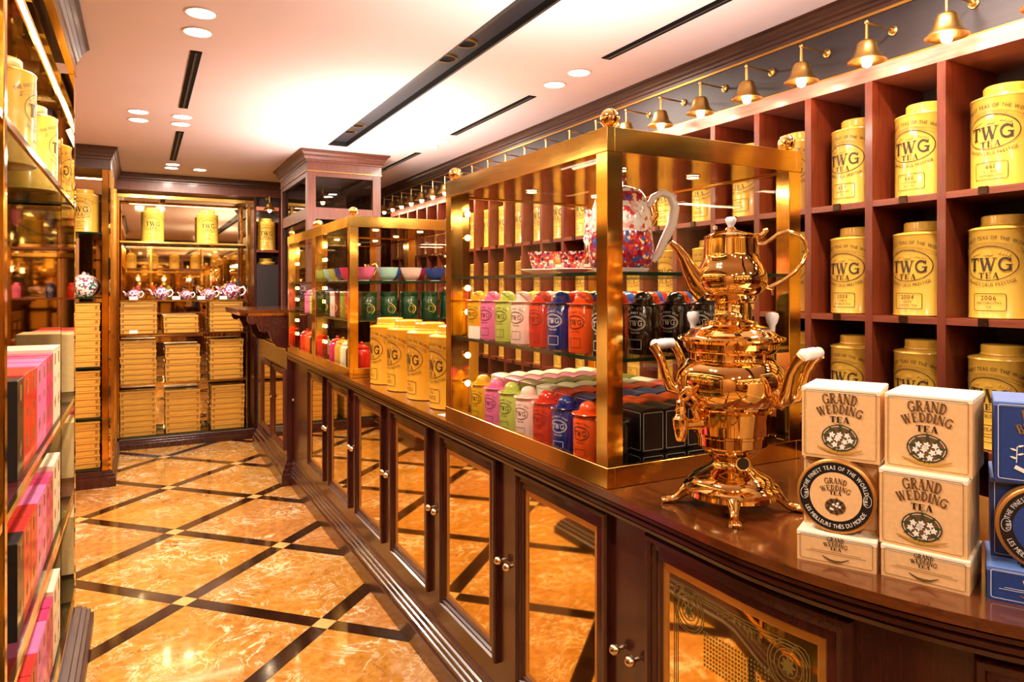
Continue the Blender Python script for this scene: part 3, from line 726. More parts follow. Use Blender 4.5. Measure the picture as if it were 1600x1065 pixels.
# ------------------------------------------------------------------ brass showcases on the counter
ZT = 1.882; CX0, CX1 = .970, 1.632
ball = MB().sphere((0, 0, .022), .024, 20).lathe([(.010, -.004), (.010, .002), (.006, .004)], 16, cap=True).mesh('ball_finial', 'gold', 60)
def showcase(y0, y1, label, shelves=(1.540, 1.330), bulbs=True):
    r = thing('glass_showcase', label, 'display case', (CX0 + .33, (y0 + y1) / 2, CT))
    ps = .046; hb, ht = .050, .058; b0, b1 = CT + .0008, ZT - ht
    for (xa, ya) in ((CX0, y0), (CX1 - ps, y0), (CX0, y1 - ps), (CX1 - ps, y1 - ps)):
        part('post', MB().box(xa, xa + ps, ya, ya + ps, b0 + hb, b1), 'brass', r, bevel=.0012)
    for nm, za, zb in (('base_rail', b0, b0 + hb), ('top_rail', b1, ZT)):
        e = .0015
        part(nm, MB().box(CX0 - e, CX0 + .02, y0 - e, y1 + e, za, zb), 'brass', r, bevel=.001)
        part(nm, MB().box(CX1 - .02, CX1 + e, y0 - e, y1 + e, za, zb), 'brass', r, bevel=.001)
        part(nm, MB().box(CX0 + .0205, CX1 - .0205, y0 - e, y0 + .02, za, zb), 'brass', r, bevel=.001)
        part(nm, MB().box(CX0 + .0205, CX1 - .0205, y1 - .02, y1 + e, za, zb), 'brass', r, bevel=.001)
    part('floor_plate', MB().box(CX0 + .021, CX1 - .021, y0 + .021, y1 - .021, b0, b0 + .012), 'brass_plate', r)
    part('roof_plate', MB().box(CX0 + .021, CX1 - .021, y0 + .021, y1 - .021, b1 + .004, b1 + .012), 'brass_plate', r)
    for (xa, xb, ya, yb) in ((CX0 + .004, CX0 + .008, y0 + ps, y1 - ps), (CX1 - .008, CX1 - .004, y0 + ps, y1 - ps), (CX0 + ps, CX1 - ps, y0 + .004, y0 + .008)):
        part('glass_pane', MB().box(xa, xb, ya, yb, b0 + hb, b1), 'glass', r)
    for z in shelves:
        g = MB().box(CX0 + .012, CX1 - .012, y0 + .012, y1 - .05, z - .009, z)
        g.m = [0, 0, 1, 1, 1, 1]
        part('glass_shelf', g, ['shelf_glass', 'glass_edge'], r)
    for (xa, ya) in ((CX0 + .026, y0 + .026), (CX1 - .026, y0 + .026), (CX0 + .026, y1 - .026), (CX1 - .026, y1 - .026)):
        o = link('ball_finial', ball, r); o.location = Vector((xa, ya, ZT + .004)) - r.location
    n = 0
    for fx in (.3, .7):
        for fy in (.22, .72):
            x, y = CX0 + (CX1 - CX0) * fx, y0 + (y1 - y0) * fy
            d = part('cabinet_light', MB().lathe([(.018, b1 + .003), (.022, b1 + .003), (.022, b1 - .001), (.018, b1 - .001)], 20, (x, y), False), 'brass', r, smooth=40)
            part('lamp_lens', MB().lathe([(.017, b1 + .0035), (.017, b1 + .0005)], 20, (x, y)), 'bulb_small', d)
    for fy in (.3, .7):
        area_lamp('cabinet_glow', ((CX0 + CX1) / 2, y0 + (y1 - y0) * fy, b1 - .004), P_CAB, .30, .05, r)
    if bulbs:
        part('lamp_strip', MB().box(CX0 + ps, CX0 + ps + .036, y1 - .020, y1 - .012, b0 + hb, b1), 'brass_plate', r)
        for z in (1.765, 1.680, 1.500, 1.415, 1.260, 1.160):
            s_ = part('lamp_socket', MB().tube([(CX0 + ps + .018, y1 - .020, z), (CX0 + ps + .018, y1 - .042, z)], .009, 12), 'brass', r, smooth=40)
            part('small_bulb', MB().sphere((CX0 + ps + .018, y1 - .050, z), .0105, 12), 'bulb_small', s_, smooth=60)
    # uplight tray on the roof, washing the ceiling
    part('uplight_tray', MB().box(CX0 + .2, CX1 - .2, y0 + .15, y1 - .15, b1 + .013, b1 + .034), 'brass_plate', r)
    area_lamp('uplight', ((CX0 + CX1) / 2, (y0 + y1) / 2, ZT - .004), P_UP, .24, y1 - y0 - .34, r, (1.0, .88, .84), up=True)
    return r
showcase(1.345, 2.330, 'large brass and glass showcase at the front, beside the samovar')
showcase(3.640, 4.505, 'brass and glass showcase of bowls and green canisters behind the counter tins')
showcase(4.515, 5.390, 'farthest brass and glass showcase on the counter, next to the wooden tower')

# ------------------------------------------------------------------ four big tins on the counter
for k, (x, y) in enumerate([(1.112, 2.585), (1.112, 2.850), (1.112, 3.125), (1.112, 3.400)]):
    tin(x, y, CT, PI + .08, ['large yellow tea tin on the counter right behind the front showcase', 'second large yellow tea tin on the counter, counting from the front showcase',
        'third large yellow tea tin on the counter, counting from the front showcase', 'farthest of four large yellow tea tins standing on the counter'][k], 'large tins on the counter', None, True)
single('paper_slip', MB().box(-.05, .05, -.028, .028, 0, .0015), 'paper_white', 'small white paper slip lying on the counter by the front showcase', 'paper', loc=(1.035, 2.42, CT + .0008), rz=.25)

# ------------------------------------------------------------------ small domed tea caddies and cartons in the front showcase
def caddy_mesh(colr, r=.042, hh=.126):
    b = MB().lathe([(.001, 0), (r - .001, 0), (r, .002), (r, hh - .012), (r - .003, hh - .006), (r - .003, hh), (.001, hh)], 28, cap=False).mesh('caddy_body', 'enamel_' + colr, 40)
    l = MB().lathe([(r - .004, hh - .001), (r + .004, hh), (r + .0055, hh + .002), (r + .004, hh + .004), (.031, hh + .0045), (.031, hh + .0080), (.0255, hh + .0085), (.0255, hh + .014), (.0238, hh + .021), (.0190, hh + .028), (.011, hh + .0325), (.001, hh + .034)], 28, cap=False).mesh('caddy_lid', 'enamel_' + colr, 40)
    return b, l
CAD = {}
DARKT = ('blue', 'black', 'red', 'skyblue', 'darkgreen', 'navy')
def small_emblem(mat):
    f = Flat()
    f.text('THE FINEST TEAS', 0, .104, .0075, 0, arc=.045, sx=.9, gap=.14)
    f.ell(0, .080, .027, .018, .0014, 0, 28); f.ell(0, .080, .024, .0155, .0008, 0, 28)
    f.serif('TWG', 0, .073, .014, .0105, 0, gap=.1)
    f.text('PRESTIGE', 0, .053, .0062, 0, arc=-.06, gap=.14)
    f.rrect(0, .026, .034, .024, .002, .0012, 0)
    return f.cyl(.042, [mat], 'printed_emblem')
SE = {True: small_emblem('silver_print'), False: small_emblem('ink')}
def caddy(x, y, z, colr, label, group, face=PI + .35):
    if colr not in CAD: CAD[colr] = caddy_mesh(colr)
    r = thing('tea_caddy', label, 'tea caddy', (x, y, z), face + PI / 2, group)
    link('caddy_body', CAD[colr][0], r); link('domed_lid', CAD[colr][1], r); link('printed_emblem', SE[colr in ('blue', 'black', 'skyblue')], r)
    return r
ROWC = ['black', 'orange', 'blue', 'red', 'blush', 'green', 'pink', 'yellow']
cy = [1.432 + .1085 * k for k in range(8)]
FP = CT + .0138
for k, cc in enumerate(ROWC):
    caddy(1.056, cy[k] + .008, FP, cc, '%s domed tea caddy at the bottom of the front showcase, against the aisle glass' % cc, 'domed caddies along the bottom of the front showcase')
PLACE = ['nearest the aisle', 'second from the aisle', 'third from the aisle', 'fourth from the aisle', 'fifth from the aisle', 'farthest from the aisle']
for k, cc in enumerate(ROWC):
    for j in range(5):
        c2 = cc
        if cc == 'blue' and j > 1: c2 = 'skyblue'
        caddy(1.042 + .111 * j, cy[k] + .010 + random.uniform(-.003, .003), 1.3305, c2, '%s domed caddy, front showcase glass shelf, %s in its row' % (c2 if c2 != 'skyblue' else 'bright blue', PLACE[j]), 'domed caddies on the glass shelf of the front showcase')
# cartons in rows of one colour
def carton_mesh(colr, line, hh):
    g = .0355
    b = MB().box(-g, g, -.048, .048, 0, hh).mesh('carton', 'card_' + colr)
    f = Flat(); f.rrect(0, hh / 2, .062, hh - .010, .003, .0011, 0)
    p = f.plane([line], 'printed_border')
    # slightly bowed lid
    l = MB(); n = 6
    l.rings([[(-g + 2 * g * k / n, -.048, hh + .0005 + .006 * math.sin(PI * k / n)) for k in range(n + 1)] + [(g, -.048, hh), (-g, -.048, hh)],
             [(-g + 2 * g * k / n, .048, hh + .0005 + .006 * math.sin(PI * k / n)) for k in range(n + 1)] + [(g, .048, hh), (-g, .048, hh)]])
    return b, l.mesh('lid_flap', 'card_' + colr, 30), p
CART = {}
BOXROW = ['black', 'orange', 'skyblue', 'red', 'white', 'olive', 'pink', 'cream']
for k, cc in enumerate(BOXROW):
    c0 = {'skyblue': 'blue'}.get(cc, cc)
    for j in range(6):
        for lay in range(2):
            if lay == 0 and not (k == 0 or j == 0): continue
            kc = c0 if j == 0 else cc
            if (kc, lay) not in CART: CART[(kc, lay)] = carton_mesh(kc, 'silver_print' if kc in ('black', 'blue', 'skyblue', 'red') else 'ink_brown', .104 if lay else .040)
            x, y, z = 1.146 + .0735 * j, cy[k] + .008, FP + lay * .0470
            lb = '%s carton in the front showcase\'s %s layer, %s in its row' % (kc if kc != 'skyblue' else 'bright blue', 'upper' if lay else 'lower', PLACE[j])
            r = thing('tea_carton', lb, 'tea box', (x, y, z), 0, 'square cartons stacked in the front showcase')
            CM = CART[(kc, lay)]; link('carton', CM[0], r); link('lid_flap', CM[1], r)
            o = link('printed_border', CM[2], r); o.location = (0, -.048, 0)
            o = link('printed_border', CM[2], r); o.location = (-.0355, 0, 0); o.rotation_euler = (0, 0, -PI / 2); o.scale = (1.35, 1, 1)
single('price_card', MB().box(-.026, .026, -.001, .001, 0, .042), 'paper_white', 'small folded price card before the yellow caddy in the front showcase', 'card', loc=(.992, 2.135, 1.3305), rz=-1.2)

# patterned porcelain -------------------------------------------------------
def pattern_mat(name, cols, scale):
    m, nt, b = base_mat(name)
    v = nt.nodes.new('ShaderNodeTexVoronoi'); v.inputs['Scale'].default_value = scale
    nt.links.new(tex_coord(nt), v.inputs['Vector'])
    sp = nt.nodes.new('ShaderNodeSeparateColor'); nt.links.new(v.outputs['Color'], sp.inputs[0])
    r = nt.nodes.new('ShaderNodeValToRGB'); r.color_ramp.interpolation = 'CONSTANT'; e = r.color_ramp.elements
    while len(e) < len(cols): e.new(.5)
    for i, (el, c) in enumerate(zip(e, cols)): el.position = i / len(cols); el.color = lin(c)
    nt.links.new(sp.outputs[0], r.inputs[0])
    nt.links.new(r.outputs[0], b.inputs['Base Color']); b.inputs['Roughness'].default_value = .13; b.inputs['Coat Weight'].default_value = .5
pattern_mat('folk_cup', ['#b8202c', '#1c2a78', '#e0702a', '#7a1c50', '#f2ead8', '#c8283a'], 170)
pattern_mat('folk_white', ['#fbf3ee', '#fbf3ee', '#f6e6e0', '#d8404c', '#fbf3ee', '#f0b8b0'], 105)
pattern_mat('folk_red', ['#c42438', '#2c62b8', '#d8404c', '#8a1c40', '#f4d8a0', '#b8283a'], 120)
pattern_mat('folk_pot', ['#f6e4d8', '#3a3a9a', '#c83048', '#f6e4d8', '#e8b8a0', '#8a2a60'], 110)
pattern_mat('vase_pattern', ['#efe6dc', '#26564a', '#efe6dc', '#c83a6a', '#50786a', '#f3e2da'], 70)

def teacup(x, y, z, label, rz, sc=1.0):
    r = thing('teacup', label, 'cup', (x, y, z), rz, 'patterned cups on the top shelf of the front showcase'); r.scale = (sc,) * 3
    part('saucer', MB().lathe([(.001, 0), (.030, 0), (.034, .003), (.060, .010), (.068, .014), (.067, .016), (.058, .012), (.032, .006), (.001, .006)], 32, cap=False), 'porcelain', r, False, 50)
    part('cup_bowl', MB().lathe([(.020, .0065), (.024, .0065), (.030, .016), (.040, .040), (.046, .064), (.047, .068), (.045, .068), (.037, .040), (.026, .016), (.001, .013)], 32, cap=False), 'folk_cup', r, False, 50)
    part('cup_handle', MB().tube([(.042, 0, .056), (.056, 0, .062), (.066, 0, .054), (.066, 0, .040), (.054, 0, .026), (.036, 0, .026)], .0045, 8), 'porcelain', r, False, 50)
teacup(1.072, 1.815, 1.5405, 'patterned red and blue porcelain cup on a saucer, farther of the two', -.6)
teacup(1.080, 1.665, 1.5405, 'patterned red and blue porcelain cup on a saucer, nearer of the two', -.3, .92)

def folk_teapot(x, y, z):
    r = thing('porcelain_teapot', 'large folk-painted porcelain teapot on the top shelf of the front showcase', 'teapot', (x, y, z), -PSI); r.scale = (1.12, 1.12, 1.02)
    pr = [(.001, 0), (.062, 0), (.066, .006), (.068, .012)]
    part('foot', MB().lathe(pr, 36, cap=False), 'porcelain', r, False, 50)
    part('belly', MB().lathe([(.066, .012), (.072, .020), (.078, .050), (.077, .085), (.074, .104)], 40, cap=False), 'folk_red', r, False, 50)
    part('shoulder', MB().lathe([(.074, .104), (.073, .130), (.069, .160), (.062, .180)], 40, cap=False), 'folk_white', r, False, 50)
    part('collar', MB().lathe([(.062, .180), (.060, .192), (.054, .204), (.050, .206)], 40, cap=False), 'folk_red', r, False, 50)
    ld = part('lid', MB().lathe([(.052, .206), (.045, .214), (.025, .222), (.010, .226)], 32, cap=False), 'folk_white', r, False, 50)
    part('lid_knob', MB().lathe([(.006, .225), (.007, .232), (.013, .240), (.013, .248), (.006, .256), (.001, .257)], 20, cap=False), 'enamel_pink', ld, False, 60)
    part('handle', MB().tube([(.066, 0, .172), (.078, 0, .196), (.098, 0, .208), (.118, 0, .200), (.128, 0, .170), (.122, 0, .125), (.104, 0, .085), (.090, 0, .050), (.076, 0, .030)], [.008, .009, .010, .011, .012, .012, .011, .010, .008], 12), 'porcelain', r, False, 60)
    part('gold_scroll', MB().tube([(.070, 0, .120), (.084, 0, .150), (.078, 0, .180), (.090, 0, .200)], [.005, .008, .008, .005], 8).tube([(.126, 0, .120), (.112, 0, .100), (.106, 0, .080), (.092, 0, .070)], [.004, .009, .009, .005], 8), 'gold', r, False, 60)
    part('spout', MB().tube([(-.060, .020, .070), (-.070, .040, .090), (-.068, .055, .140), (-.072, .064, .170)], [.020, .015, .011, .008], 12), 'folk_white', r, False, 60)
folk_teapot(1.125, 1.50, 1.5405)

# ------------------------------------------------------------------ goods in the two far showcases
def bowl(x, y, z, colr, label):
    r = thing('porcelain_bowl', label, 'bowl', (x, y, z), 0, 'plain coloured bowls in the middle showcase')
    part('bowl_body', MB().lathe([(.026, .004), (.034, .006), (.050, .030), (.060, .068), (.062, .075), (.0595, .075), (.048, .034), (.030, .012), (.001, .010)], 32, cap=False), 'enamel_' + colr, r, False, 50)
    part('foot_ring', MB().lathe([(.028, 0), (.030, .001), (.029, .006), (.024, .006), (.024, 0)], 24, cap=False), 'porcelain', r, False, 50)
bowl(1.215, 3.765, 1.5405, 'mint', 'pale mint bowl on the top shelf of the middle showcase')
bowl(1.355, 3.765, 1.5405, 'blush', 'pale pink bowl on the top shelf of the middle showcase')
bowl(1.500, 3.765, 1.5405, 'navy', 'deep blue bowl on the top shelf of the middle showcase')
bowl(1.085, 3.775, 1.5405, 'pink', 'bright pink bowl behind the brass corner post of the middle showcase')
bowl(1.440, 3.910, 1.5405, 'magenta', 'magenta bowl half hidden between the pale pink and deep blue bowls')
bowl(1.290, 3.915, 1.5405, 'skyblue', 'blue bowl half hidden between the mint and pale pink bowls')
for k, cc in enumerate(['magenta', 'navy', 'green', 'mint']):
    bowl(1.050, 3.925 + .135 * k, 1.5405, cc, '%s bowl along the aisle glass of the middle showcase' % {'magenta': 'magenta', 'navy': 'deep blue', 'green': 'pale green', 'mint': 'mint'}[cc])
def canister(x, y, z, colr, label, group, hh=.150, face=-PI / 2):
    r = thing('tea_canister', label, 'canister', (x, y, z), face + PI / 2, group)
    part('canister_body', MB().lathe([(.001, 0), (.046, 0), (.048, .003), (.048, hh - .026), (.0465, hh - .024)], 30, cap=False), 'enamel_' + colr, r, False, 40)
    part('lid', MB().lathe([(.0480, hh - .024), (.0495, hh - .022), (.0495, hh - .004), (.046, hh), (.001, hh + .001)], 30, cap=False), 'enamel_' + colr, r, False, 40)
    f = Flat(); f.line([(.006 + .020 * math.sin(t * .5), .030 + .008 * t) for t in range(9)], [.002, .004, .006, .008, .008, .006, .004, .003, .002], 0); f.ell(-.004, .055, .014, .018, .0016, 0, 20)
    link('printed_emblem', f.cyl(.048, ['ink_pale'], 'printed_emblem'), r)
GC = ['nearest the aisle', 'second from the aisle', 'third from the aisle', 'fourth from the aisle', 'farthest from the aisle']
for k in range(5):
    canister(1.095 + .118 * k, 3.735, 1.3305, 'darkgreen', 'glossy dark green canister facing us in the middle showcase, ' + GC[k], 'dark green canisters in the middle showcase')
for k, cc in enumerate(['red', 'olive', 'maroon', 'blush', 'darkgreen']):
    canister(1.050, 3.850 + .118 * k, 1.3305, cc, '%s canister along the aisle glass of the middle showcase' % {'blush': 'pale pink', 'darkgreen': 'far dark green', 'maroon': 'maroon', 'olive': 'olive', 'red': 'red'}[cc], 'canisters along the aisle glass', face=PI)
def jar(x, y, z, colr, lidc, label, sc=1.0):
    r = thing('ceramic_jar', label, 'jar', (x, y, z), 0, 'jars in the far showcases'); r.scale = (sc,) * 3
    part('jar_body', MB().lathe([(.001, 0), (.040, 0), (.047, .006), (.050, .040), (.050, .110), (.044, .126), (.036, .132)], 30, cap=False), 'enamel_' + colr, r, False, 45)
    l = part('lid', MB().lathe([(.038, .132), (.041, .135), (.040, .142), (.026, .152), (.010, .156)], 28, cap=False), 'enamel_' + lidc, r, False, 45)
    part('lid_knob', MB().sphere((0, 0, .162), .010, 12), 'enamel_' + lidc, l, False, 60)
for k, (cc, lc) in enumerate([('red', 'red'), ('black', 'black'), ('cream', 'cream'), ('gold', 'gold'), ('magenta', 'red')]):
    jar(1.062, 3.745 + .130 * k, FP, cc, lc, '%s lidded jar on the floor of the middle showcase' % {'red': 'bright red'}.get(cc, cc))
for k, (cc, lc) in enumerate([('cream', 'cream'), ('black', 'black'), ('orange', 'orange'), ('red', 'red')]):
    jar(1.062, 4.66 + .160 * k, FP, cc, lc, '%s lidded jar on the floor of the farthest showcase' % cc)
for k, cc in enumerate(['navy', 'green', 'pink']):
    caddy(1.052, 4.66 + .16 * k, 1.3305, cc, '%s domed caddy on the glass shelf of the farthest showcase' % {'navy': 'deep blue'}.get(cc, cc), 'caddies in the farthest showcase')
def gilt_jug(x, y, z):
    r = thing('gilt_jug', 'small gilt jug with a curled handle on the middle showcase top shelf', 'jug', (x, y, z), -PSI)
    part('jug_body', MB().lathe([(.001, 0), (.022, 0), (.024, .006), (.036, .035), (.030, .062), (.020, .080), (.026, .104), (.024, .104), (.001, .09)], 28, cap=False), 'gold', r, False, 45)
    part('handle', MB().tube([(.024, 0, .096), (.046, 0, .110), (.056, 0, .085), (.034, 0, .036)], .005, 8), 'gold', r, False, 60)
gilt_jug(1.22, 4.15, 1.5405)

# ------------------------------------------------------------------ samovar
def samovar(cx, cy, z0):
    r = thing('samovar', 'polished golden samovar with a small teapot on top and porcelain grips', 'samovar', (cx, cy, z0), -PSI)
    Z = lambda z: z - z0
    def rot(a, p): return (p[0] * math.cos(a) - p[1] * math.sin(a), p[0] * math.sin(a) + p[1] * math.cos(a), p[2])
    base = [(.001, 1.060), (.070, 1.058), (.092, 1.052), (.096, 1.056), (.094, 1.064), (.100, 1.068), (.1005, 1.074), (.096, 1.078), (.090, 1.082), (.088, 1.087), (.078, 1.096), (.060, 1.106), (.047, 1.114), (.040, 1.122), (.038, 1.130)]
    part('base', MB().lathe([(a, Z(b)) for a, b in base], 64, cap=False), 'gold', r, False, 28)
    stem = [(.038, 1.128), (.042, 1.134), (.045, 1.136), (.045, 1.140), (.055, 1.146), (.062, 1.152), (.063, 1.156), (.074, 1.162), (.076, 1.165), (.076, 1.182), (.079, 1.184), (.079, 1.189), (.077, 1.191)]
    part('stem', MB().lathe([(a, Z(b)) for a, b in stem], 64, cap=False), 'gold', r, False, 28)
    # lobed lower bowl
    lb = MB(); pr = [(.078, 1.190), (.080, 1.205), (.083, 1.225), (.084, 1.236), (.080, 1.240)]; n = 96
    lb.rings([[((a * (1 + .018 * abs(math.sin(6 * 2 * PI * i / n)))) * math.cos(2 * PI * i / n), (a * (1 + .018 * abs(math.sin(6 * 2 * PI * i / n)))) * math.sin(2 * PI * i / n), Z(b)) for i in range(n)] for a, b in pr], True, False)
    part('lobed_bowl', lb, 'gold', r, False, 40)
    body = [(.080, 1.239), (.088, 1.243), (.094, 1.247), (.094, 1.252), (.098, 1.256), (.106, 1.266), (.113, 1.282), (.1155, 1.300), (.113, 1.318), (.105, 1.333), (.095, 1.343), (.090, 1.347)]
    part('body', MB().lathe([(a, Z(b)) for a, b in body], 72, cap=False), 'gold', r, False, 28)
    neck = [(.090, 1.346), (.089, 1.350), (.089, 1.361), (.093, 1.363), (.094, 1.366), (.096, 1.368), (.100, 1.372), (.101, 1.383), (.106, 1.386), (.112, 1.389), (.113, 1.393), (.110, 1.397)]
    part('neck', MB().lathe([(a, Z(b)) for a, b in neck], 72, cap=False), 'gold', r, False, 28)
    lid = [(.110, 1.396), (.100, 1.398), (.094, 1.402), (.086, 1.411), (.074, 1.417), (.062, 1.420), (.056, 1.423), (.055, 1.428), (.046, 1.431), (.038, 1.433), (.036, 1.438), (.037, 1.442), (.035, 1.446), (.035, 1.468), (.040, 1.472), (.054, 1.474), (.056, 1.478)]
    part('lid', MB().lathe([(a, Z(b)) for a, b in lid], 64, cap=False), 'gold', r, False, 28)
    for ang in (2.55, -.38):
        c = (.084 * math.cos(ang), .084 * math.sin(ang))
        k = part('lid_knob', MB().lathe([(.006, Z(1.408)), (.007, Z(1.420)), (.0115, Z(1.428)), (.0145, Z(1.440)), (.012, Z(1.447)), (.001, Z(1.449))], 20, c, False), 'porcelain', r, False, 60, label='white porcelain knob')
        part('blue_dab', MB().sphere((c[0] - .004, c[1] - .004, Z(1.4465)), .0022, 8).sphere((c[0] + .005, c[1] - .002, Z(1.4465)), .0022, 8), 'porcelain_blue', k, False, 60)
    # small teapot
    pot = [(.054, 1.474), (.057, 1.478), (.055, 1.484), (.064, 1.490), (.073, 1.502), (.0765, 1.516), (.074, 1.532), (.066, 1.548), (.059, 1.560), (.0575, 1.575), (.0555, 1.606), (.057, 1.609), (.057, 1.613), (.054, 1.614)]
    part('teapot_body', MB().lathe([(a, Z(b)) for a, b in pot], 64, cap=False), 'gold', r, False, 30)
    tl = part('teapot_lid', MB().lathe([(.055, Z(1.613)), (.045, Z(1.618)), (.022, Z(1.623)), (.012, Z(1.626)), (.009, Z(1.632))], 40, cap=False), 'gold', r, False, 30)
    part('lid_finial', MB().lathe([(.006, Z(1.630)), (.007, Z(1.636)), (.010, Z(1.641)), (.0125, Z(1.649)), (.009, Z(1.654)), (.001, Z(1.655))], 18, cap=False), 'porcelain', tl, False, 60, label='white porcelain finial')
    part('hinge', MB().tube([(.050, 0, Z(1.612)), (.066, 0, Z(1.614)), (.074, 0, Z(1.622))], [.007, .006, .005], 8).sphere((.076, 0, Z(1.625)), .006, 10), 'gold', tl, False, 60)
    sp = [(-.055, 1.497, .030), (-.072, 1.512, .026), (-.088, 1.536, .019), (-.102, 1.566, .013), (-.118, 1.588, .009), (-.131, 1.600, .006)]
    part('spout', MB().tube([(a, 0, Z(b)) for a, b, c in sp], [c for a, b, c in sp], 16), 'gold', r, False, 60)
    hd = [(.056, 1.597), (.074, 1.597), (.088, 1.606), (.104, 1.618), (.124, 1.624), (.146, 1.617), (.161, 1.602), (.167, 1.581), (.158, 1.556), (.137, 1.533), (.110, 1.514), (.086, 1.503), (.070, 1.500)]
    part('teapot_handle', MB().tube([(a, 0, Z(b)) for a, b in hd], .0042, 10), 'gold', r, False, 60)
    part('handle_drop', MB().tube([(.078, 0, Z(1.502)), (.090, 0, Z(1.498)), (.090, 0, Z(1.484))], [.006, .005, .003], 8), 'gold', r, False, 60)
    # side handles
    for ang in (-.82, PI - .82):
        for sg in (-1, 1):
            br = [(.106, sg * .016, 1.285), (.120, sg * .022, 1.268), (.134, sg * .030, 1.274), (.142, sg * .036, 1.300), (.150, sg * .039, 1.330), (.162, sg * .040, 1.352), (.174, sg * .040, 1.366)]
            part('handle_bracket', MB().tube([rot(ang, (a, b, Z(c))) for a, b, c in br], [.012, .014, .013, .011, .010, .010, .0125], 12), 'gold', r, False, 60)
        gp = [(-.038, .010), (-.034, .0125), (-.020, .0115), (-.008, .0135), (0, .0120), (.008, .0135), (.020, .0115), (.034, .0125), (.038, .010)]
        g = part('handle_grip', MB().tube([rot(ang, (.175, t, Z(1.369))) for t, _ in gp], [q for _, q in gp], 14), 'porcelain', r, False, 60, label='white porcelain grip')
        part('scroll_foot', MB().tube([rot(ang, p) for p in ((.098, -.012, Z(1.275)), (.118, -.004, Z(1.262)), (.128, .004, Z(1.272)), (.118, .012, Z(1.284)))], [.012, .013, .011, .008], 10), 'gold', r, False, 60)
    # tap
    ta = math.radians(203)
    R_ = lambda a, b, c: rot(ta, (a, b, Z(c)))
    part('tap_pipe', MB().tube([R_(.074, 0, 1.215), (R_(.100, 0, 1.213)), R_(.132, 0, 1.212)], [.015, .012, .011], 14), 'gold', r, False, 50)
    part('tap_body', MB().lathe([(.009, Z(1.180)), (.0115, Z(1.184)), (.0165, Z(1.212)), (.0175, Z(1.226)), (.013, Z(1.230)), (.010, Z(1.236)), (.012, Z(1.244)), (.009, Z(1.252)), (.010, Z(1.262)), (.007, Z(1.266)), (.001, Z(1.267))], 14, R_(.132, 0, 1.2)[:2], False), 'gold', r, False, 30)
    part('tap_key', MB().tube([R_(.132, 0, 1.264), R_(.140, .010, 1.278), R_(.134, .024, 1.294), R_(.122, .026, 1.296), R_(.112, .014, 1.282), R_(.118, .002, 1.266), R_(.130, 0, 1.266)], .0042, 8), 'gold', r, False, 60)
    part('tap_scroll', MB().tube([R_(.088, 0, 1.222), R_(.100, .004, 1.244), R_(.092, .008, 1.262), R_(.100, .010, 1.276)], [.008, .007, .006, .004], 8), 'gold', r, False, 60)
    # round window on the stem, looking at us
    vz = Z(1.131)
    part('vent_ring', MB().tube([(.010, -.040, vz), (.010, -.050, vz)], .0155, 20), 'gold', r, False, 40)
    part('vent_disc', MB().tube([(.010, -.048, vz), (.010, -.0508, vz)], .0125, 20), 'silver_dark', r, False, 40)
    # four paw feet
    for deg in (166, 256, 346, 76):
        a = math.radians(deg)
        ft = MB().tube([rot(a, p) for p in ((.078, 0, Z(1.064)), (.092, 0, Z(1.060)), (.104, 0, Z(1.048)), (.114, 0, Z(1.038)), (.124, 0, Z(1.034)), (.136, 0, Z(1.0335)))], [.018, .016, .010, .0085, .0088, .0085], 12)
        for t in (-.008, 0, .008): ft.tube([rot(a, (.132, t, Z(1.0325))), rot(a, (.140, t, Z(1.0325))), rot(a, (.146, t * 1.2, Z(1.0295)))], [.005, .0055, .004], 8)
        part('paw_foot', ft, 'gold', r, False, 60)
samovar(1.132, 1.115, CT)

